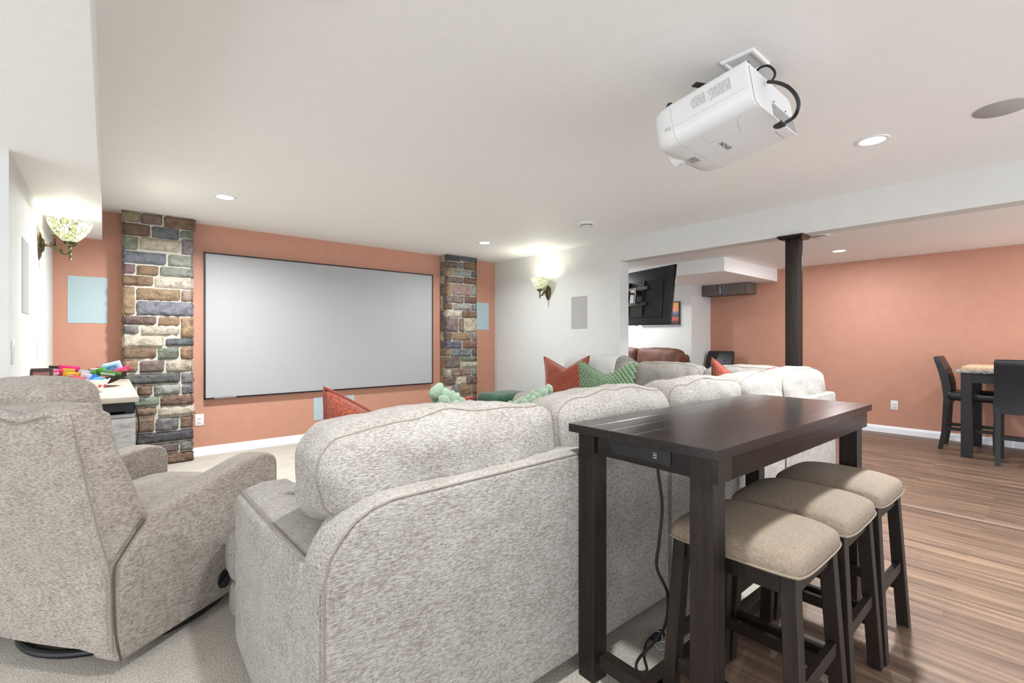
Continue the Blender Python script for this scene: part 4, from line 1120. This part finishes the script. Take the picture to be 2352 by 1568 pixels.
P = thing('wall_picture', 'sunset city picture in a thin dark frame behind the television', 'picture', (7.1, 4.44, 1.64))
b = NB(); box(b, (-.03, -.36, -.19), (0, .36, .19), .002, 1); obj('frame', b, M_SHINE, P)
MP = mat('sunset_print', (200, 120, 80), .5); N = NT(MP); c = N.n('ShaderNodeTexCoord'); sp = N.n('ShaderNodeSeparateXYZ'); N.l(c.outputs['Generated'], sp.inputs[0])
nn = N.noise(N.coord(scale=(1, 18, 26)), 1, 5, .75)
tt = N.math('ADD', sp.outputs[2], N.math('MULTIPLY', N.math('SUBTRACT', nn, .5), .45))
N.color(N.ramp(tt, [(.12, (70, 30, 26)), (.25, (196, 92, 60)), (.38, (52, 48, 66)), (.52, (96, 104, 132)), (.62, (214, 140, 120)), (.78, (226, 130, 66)), (.95, (244, 190, 96))]))
b = NB(); box(b, (-.032, -.345, -.175), (-.029, .345, .175)); obj('print', b, MP, P, False)
b = NB(); box(b, (-.03, -.36, -.205), (0, .36, -.19)); obj('ledge', b, M_GREYP, P, False)

L = thing('leather_recliner_sofa', 'brown leather reclining sofa against the white wall beyond the opening', 'sofa', (6.6, 4.93, 0))
for x in (-.33, .33):
    for y in (-1.05, 1.1):
        b = NB(); box(b, (x-.03, y-.03, 0), (x+.03, y+.03, .06), .004, 1); obj('foot', b, M_BLACKWOOD, L)
b = NB(); box(b, (-.38, -1.12, .05), (.40, 1.2, .45), .05, 3); obj('base', b, M_BROWN, L)
b = NB(); box(b, (.12, -1.08, .4), (.42, 1.2, .98), .06, 3); obj('back_frame', b, M_BROWN, L)
for i, yc in enumerate((-.745, .02, .785)):
    cushion('back_cushion', (.24, .745, .33), (.07, yc, .90), 0, L, M_BROWN, (.045), .01, .006, 20+i, .07, Matrix.Rotation(R(6), 4, 'Y'), (), nseg=(8, 22, 14))
    cushion('lumbar_cushion', (.22, .74, .36), (.03, yc, .62), 0, L, M_BROWN, .04, .02, .01, 30+i, .08, None, (), nseg=(8, 16, 10))
    cushion('seat_cushion', (.60, .74, .18), (-.16, yc, .47), 2, L, M_BROWN, .03, .01, .01, 40+i, .06, None, (), nseg=(14, 14, 5))
b = NB(); box(b, (-.40, -1.30, .05), (.36, -1.12, .62), .06, 4); obj('armrest', b, M_BROWN, L)

b = NB(); box(b, (7.42, 3.14, 1.915), (XO, YS, 2.09), .002, 1)
MD = mat('taupe_cabinet', (98, 88, 82), .55); N = NT(MD); _n = N.noise(N.coord(scale=(30, 30, 3)), 1, 3); N.color(N.ramp(_n, [(.3, (86, 77, 72)), (.7, (110, 99, 92))]))
tag(obj('boxed_bulkhead', b, MD, None, False), 'taupe wood boxed panel hanging below the white soffit on the terracotta wall', 'cabinet')
t = thing('glass_pendant', 'slim blue and clear glass rod hanging from the white soffit', 'ornament', (7.30, 3.52, 2.09))
b = NB(); tube(b, [(0, 0, 0), (0, 0, -.05)], .002, 6); obj('cord', b, M_METAL, t)
b = NB(); lathe(b, [(0, -.05), (.005, -.055), (.010, -.12), (.011, -.145), (.004, -.165), (0, -.17)], seg=16); obj('glass_drop', b, mat('blue_glass', (90, 160, 190), .1), t)

# ------------------------------------------------------------------ counter, fridge and snacks at the left
CT = thing('snack_counter', 'narrow side counter with a beige stone top between left wall and stone pillar', 'counter', (-.1, 4.75, 0))
b = NB(); box(b, (-.262, -.87, .815), (.258, .90, .85), .004, 2)
MK = mat('beige_stone', (196, 184, 166), .28); N = NT(MK); _n = N.noise(N.coord(), 5, 4); N.color(N.ramp(_n, [(.3, (176, 164, 148)), (.7, (206, 196, 180))]))
obj('countertop', b, MK, CT)
b = NB(); box(b, (-.25, -.83, .755), (.235, .88, .815)); obj('top_rail', b, M_BLACKWOOD, CT, False)
for x in (-.25, .205):
    for y in (-.805, .83):
        b = NB(); box(b, (x, y, 0), (x+.035, y+.035, .815)); obj('leg', b, M_BLACKWOOD, CT, False)
b = NB(); box(b, (-.25, -.2, 0), (.235, .85, .755)); obj('cabinet', b, M_BLACKWOOD, CT, False)
F = thing('mini_fridge', 'white marble-patterned mini fridge with black handle trim under the side counter', 'fridge', (-.115, 4.145, 0))
MM_ = mat('marble_film', (196, 193, 190), .35); N = NT(MM_); _n = N.noise(N.coord(scale=(14, 14, 60)), 1, 4, .7); N.color(N.ramp(_n, [(.28, (70, 68, 68)), (.36, (172, 169, 166)), (.6, (206, 204, 201))]))
b = NB(); box(b, (-.215, -.22, .01), (.215, .28, .735), .004, 1); obj('cabinet_body', b, M_BLACK, F)
b = NB(); box(b, (-.215, -.262, .03), (.256, -.222, .715), .004, 1); obj('door', b, MM_, F)
b = NB(); box(b, (-.215, -.262, .718), (.256, -.215, .742), .003, 1); obj('top_trim', b, M_METAL, F)
b = NB(); box(b, (-.215, -.268, .722), (.1, -.26, .742), .002, 1); obj('handle', b, M_SHINE, F)
b = NB(); tube(b, catmull([(.255, -.215, .79), (.272, -.22, .7), (.272, -.22, .6), (.257, -.215, .5)], 6), .004, 8); obj('power_cord', b, M_BLACK, F)

t = thing('photo_block', 'small dark brown wooden picture stand on the counter against the left wall', 'picture frame', (-.318, 4.20, .85), R(-8)); t.scale = (.9, 1, 1.33)
b = NB(); Mt = Matrix.Rotation(R(-12), 4, 'X'); box(b, (-.055, -.01, 0), (.06, .01, .14), .003, 1, Mt); obj('frame', b, mat('dark_walnut', (70, 48, 42), .5), t)
b = NB(); box(b, (-.04, -.013, .02), (.045, -.0105, .12), 0, 1, Mt); obj('picture', b, mat('dusty_print', (150, 104, 96), .6), t, False)
b = NB(); box(b, (-.062, .02, 0), (-.03, .07, .10), .004, 1); obj('stand', b, M_BLACKWOOD, t)

BK = thing('leaf_basket', 'dark woven leaf-shaped basket heaped with snacks on the counter', 'basket', (-.115, 4.86, .85))
b = NB(); g = []; nu, nv = 30, 12
for i in range(nu+1):
    u = -1+2*i/nu; r_ = []
    for j in range(nv+1):
        v = -1+2*j/nv
        wdt = .145*(1-abs(u)**2.2)**.6+.012
        z = .004+.075*(abs(u)**2.4)+.06*v*v*(1-.5*abs(u))
        r_.append(b.verts.new((u*.235, v*wdt, z)))
    g.append(r_)
for i in range(nu):
    for j in range(nv): b.faces.new((g[i][j], g[i+1][j], g[i+1][j+1], g[i][j+1]))
bmesh.ops.solidify(b, geom=b.faces[:], thickness=-.008)
MWk = mat('dark_wicker', (66, 48, 38), .6); N = NT(MWk); _w = N.n('ShaderNodeTexWave', Scale=60); N.l(N.coord(), _w.inputs[0]); N.bump(_w.outputs['Fac'], .8, .006)
obj('woven_body', b, MWk, BK)
BW = thing('white_bowl', 'white folded-paper style bowl with red marks, holding sweets on the counter', 'bowl', (-.10, 4.38, .85))
b = NB()
lathe(b, [(.03, .0), (.06, .004), (.095, .04), (.118, .085), (.112, .088), (.09, .045), (.055, .01), (0, .008)], seg=48, fn=lambda r, z, th: (r*(1+.05*max(0, z/.09)*math.sin(th*7)), z+.006*max(0, z/.09)*math.sin(th*9+1)))
obj('bowl_body', b, mat('white_paper', (232, 228, 224), .5), BW)
random.seed(12)
b = NB()
for k in range(7):
    a_ = R(200+k*22); r_ = .1; z_ = .045
    Mt = Matrix.Translation((r_*math.cos(a_), r_*math.sin(a_), z_)) @ Matrix.Rotation(a_, 4, 'Z') @ Matrix.Rotation(R(30), 4, 'Y')
    box(b, (-.002, -.009, -.008), (.003, .009, .010), .001, 1, Mt)
obj('red_mark', b, mat('red_print', (214, 60, 66), .5), BW)

def packet(x, y, z, w, h, rot, c0, c1, label, th=.016, cat='snack packet', name='snack_packet', txt=None):
    t = thing(name, label, cat, (x, y, z)); t.rotation_euler = [R(a) for a in rot]
    bm = NB(); n = 8
    for s in (-1, 1):
        g = [[bm.verts.new((-w/2+w*i/n, s*th/2*((1-(2*i/n-1)**4)*(1-(2*j/n-1)**4))**.5, -h/2+h*j/n+.0)) for j in range(n+1)] for i in range(n+1)]
        for i in range(n):
            for j in range(n): bm.faces.new((g[i][j], g[i+1][j], g[i+1][j+1], g[i][j+1]))
    bmesh.ops.remove_doubles(bm, verts=bm.verts, dist=1e-4)
    obj('wrapper', bm, mat(name+'_a', c0, .35), t)
    b = NB(); box(b, (-w*.3, -th/2-.0015, -h*.22), (w*.28, th/2+.0015, h*.2), .001, 1); k = obj('printed_band', b, mat(name+'_b', c1, .4), t)
    if txt: text(txt, h*.34, mat('navy_ink', (34, 78, 150), .5), 'lettering', t, (-w*.02, -th/2-.0022, h*.0), (PI/2, 0, 0), .0004)
    return t
packet(-.30, 4.80, .965, .12, .06, (30, -12, 10), (214, 70, 120), (240, 200, 210), 'magenta snack packet at the left tip of the dark basket')
packet(-.285, 4.93, .985, .09, .07, (20, 5, 0), (34, 30, 32), (230, 228, 224), 'black snack bag at the back left of the dark basket')
packet(-.215, 4.87, .985, .12, .07, (15, 8, 0), (222, 36, 110), (244, 214, 90), 'hot pink snack packet with yellow spot in the basket')
packet(-.19, 4.77, .955, .11, .05, (40, 4, 6), (246, 178, 34), (250, 216, 190), 'orange-yellow snack packet in front of the pink packet')
packet(-.12, 4.82, .955, .09, .06, (30, 14, -6), (176, 212, 238), (140, 184, 226), 'light blue snack packet in the middle of the basket')
packet(-.055, 4.90, .97, .11, .05, (20, 0, 10), (176, 158, 150), (150, 136, 130), 'grey-brown snack packet at the back of the basket')
packet(-.045, 4.80, .965, .08, .07, (35, -28, -4), (106, 182, 62), (150, 214, 110), 'bright green snack packet standing in the basket')
packet(.01, 4.78, .955, .15, .05, (30, 10, -4), (66, 128, 50), (214, 220, 206), 'long dark green snack packet lying along the basket rim')
packet(.0, 4.93, .985, .12, .06, (20, -14, 0), (204, 60, 92), (230, 120, 140), 'crimson snack packet behind the blue tart box')
packet(.03, 4.87, 1.0, .125, .075, (14, -16, -5), (176, 208, 236), (120, 184, 226), 'upright pale blue box with dark blue lettering in the basket', .02, 'snack box', 'snack_box', 'ARTS')
packet(.09, 4.84, .975, .11, .04, (30, -22, 0), (216, 50, 96), (236, 110, 140), 'pink snack stick at the right tip of the basket', .026)
packet(-.15, 4.42, .945, .07, .06, (50, 30, 10), (224, 74, 84), (238, 150, 150), 'red sweet packet in the white bowl')
packet(-.10, 4.44, .955, .08, .07, (40, 24, -8), (208, 214, 228), (190, 200, 222), 'silver-white sweet packet above the white bowl')
packet(-.07, 4.40, .94, .04, .10, (40, 32, -8), (30, 104, 190), (60, 140, 214), 'bright blue sweet packet leaning in the white bowl')
packet(-.185, 4.45, .94, .07, .04, (60, 0, 12), (140, 176, 214), (214, 224, 236), 'pale blue sweet packet at the left of the white bowl')
packet(-.04, 4.36, .938, .06, .05, (55, 8, 4), (92, 172, 214), (216, 234, 226), 'turquoise sweet packet at the centre of the white bowl')
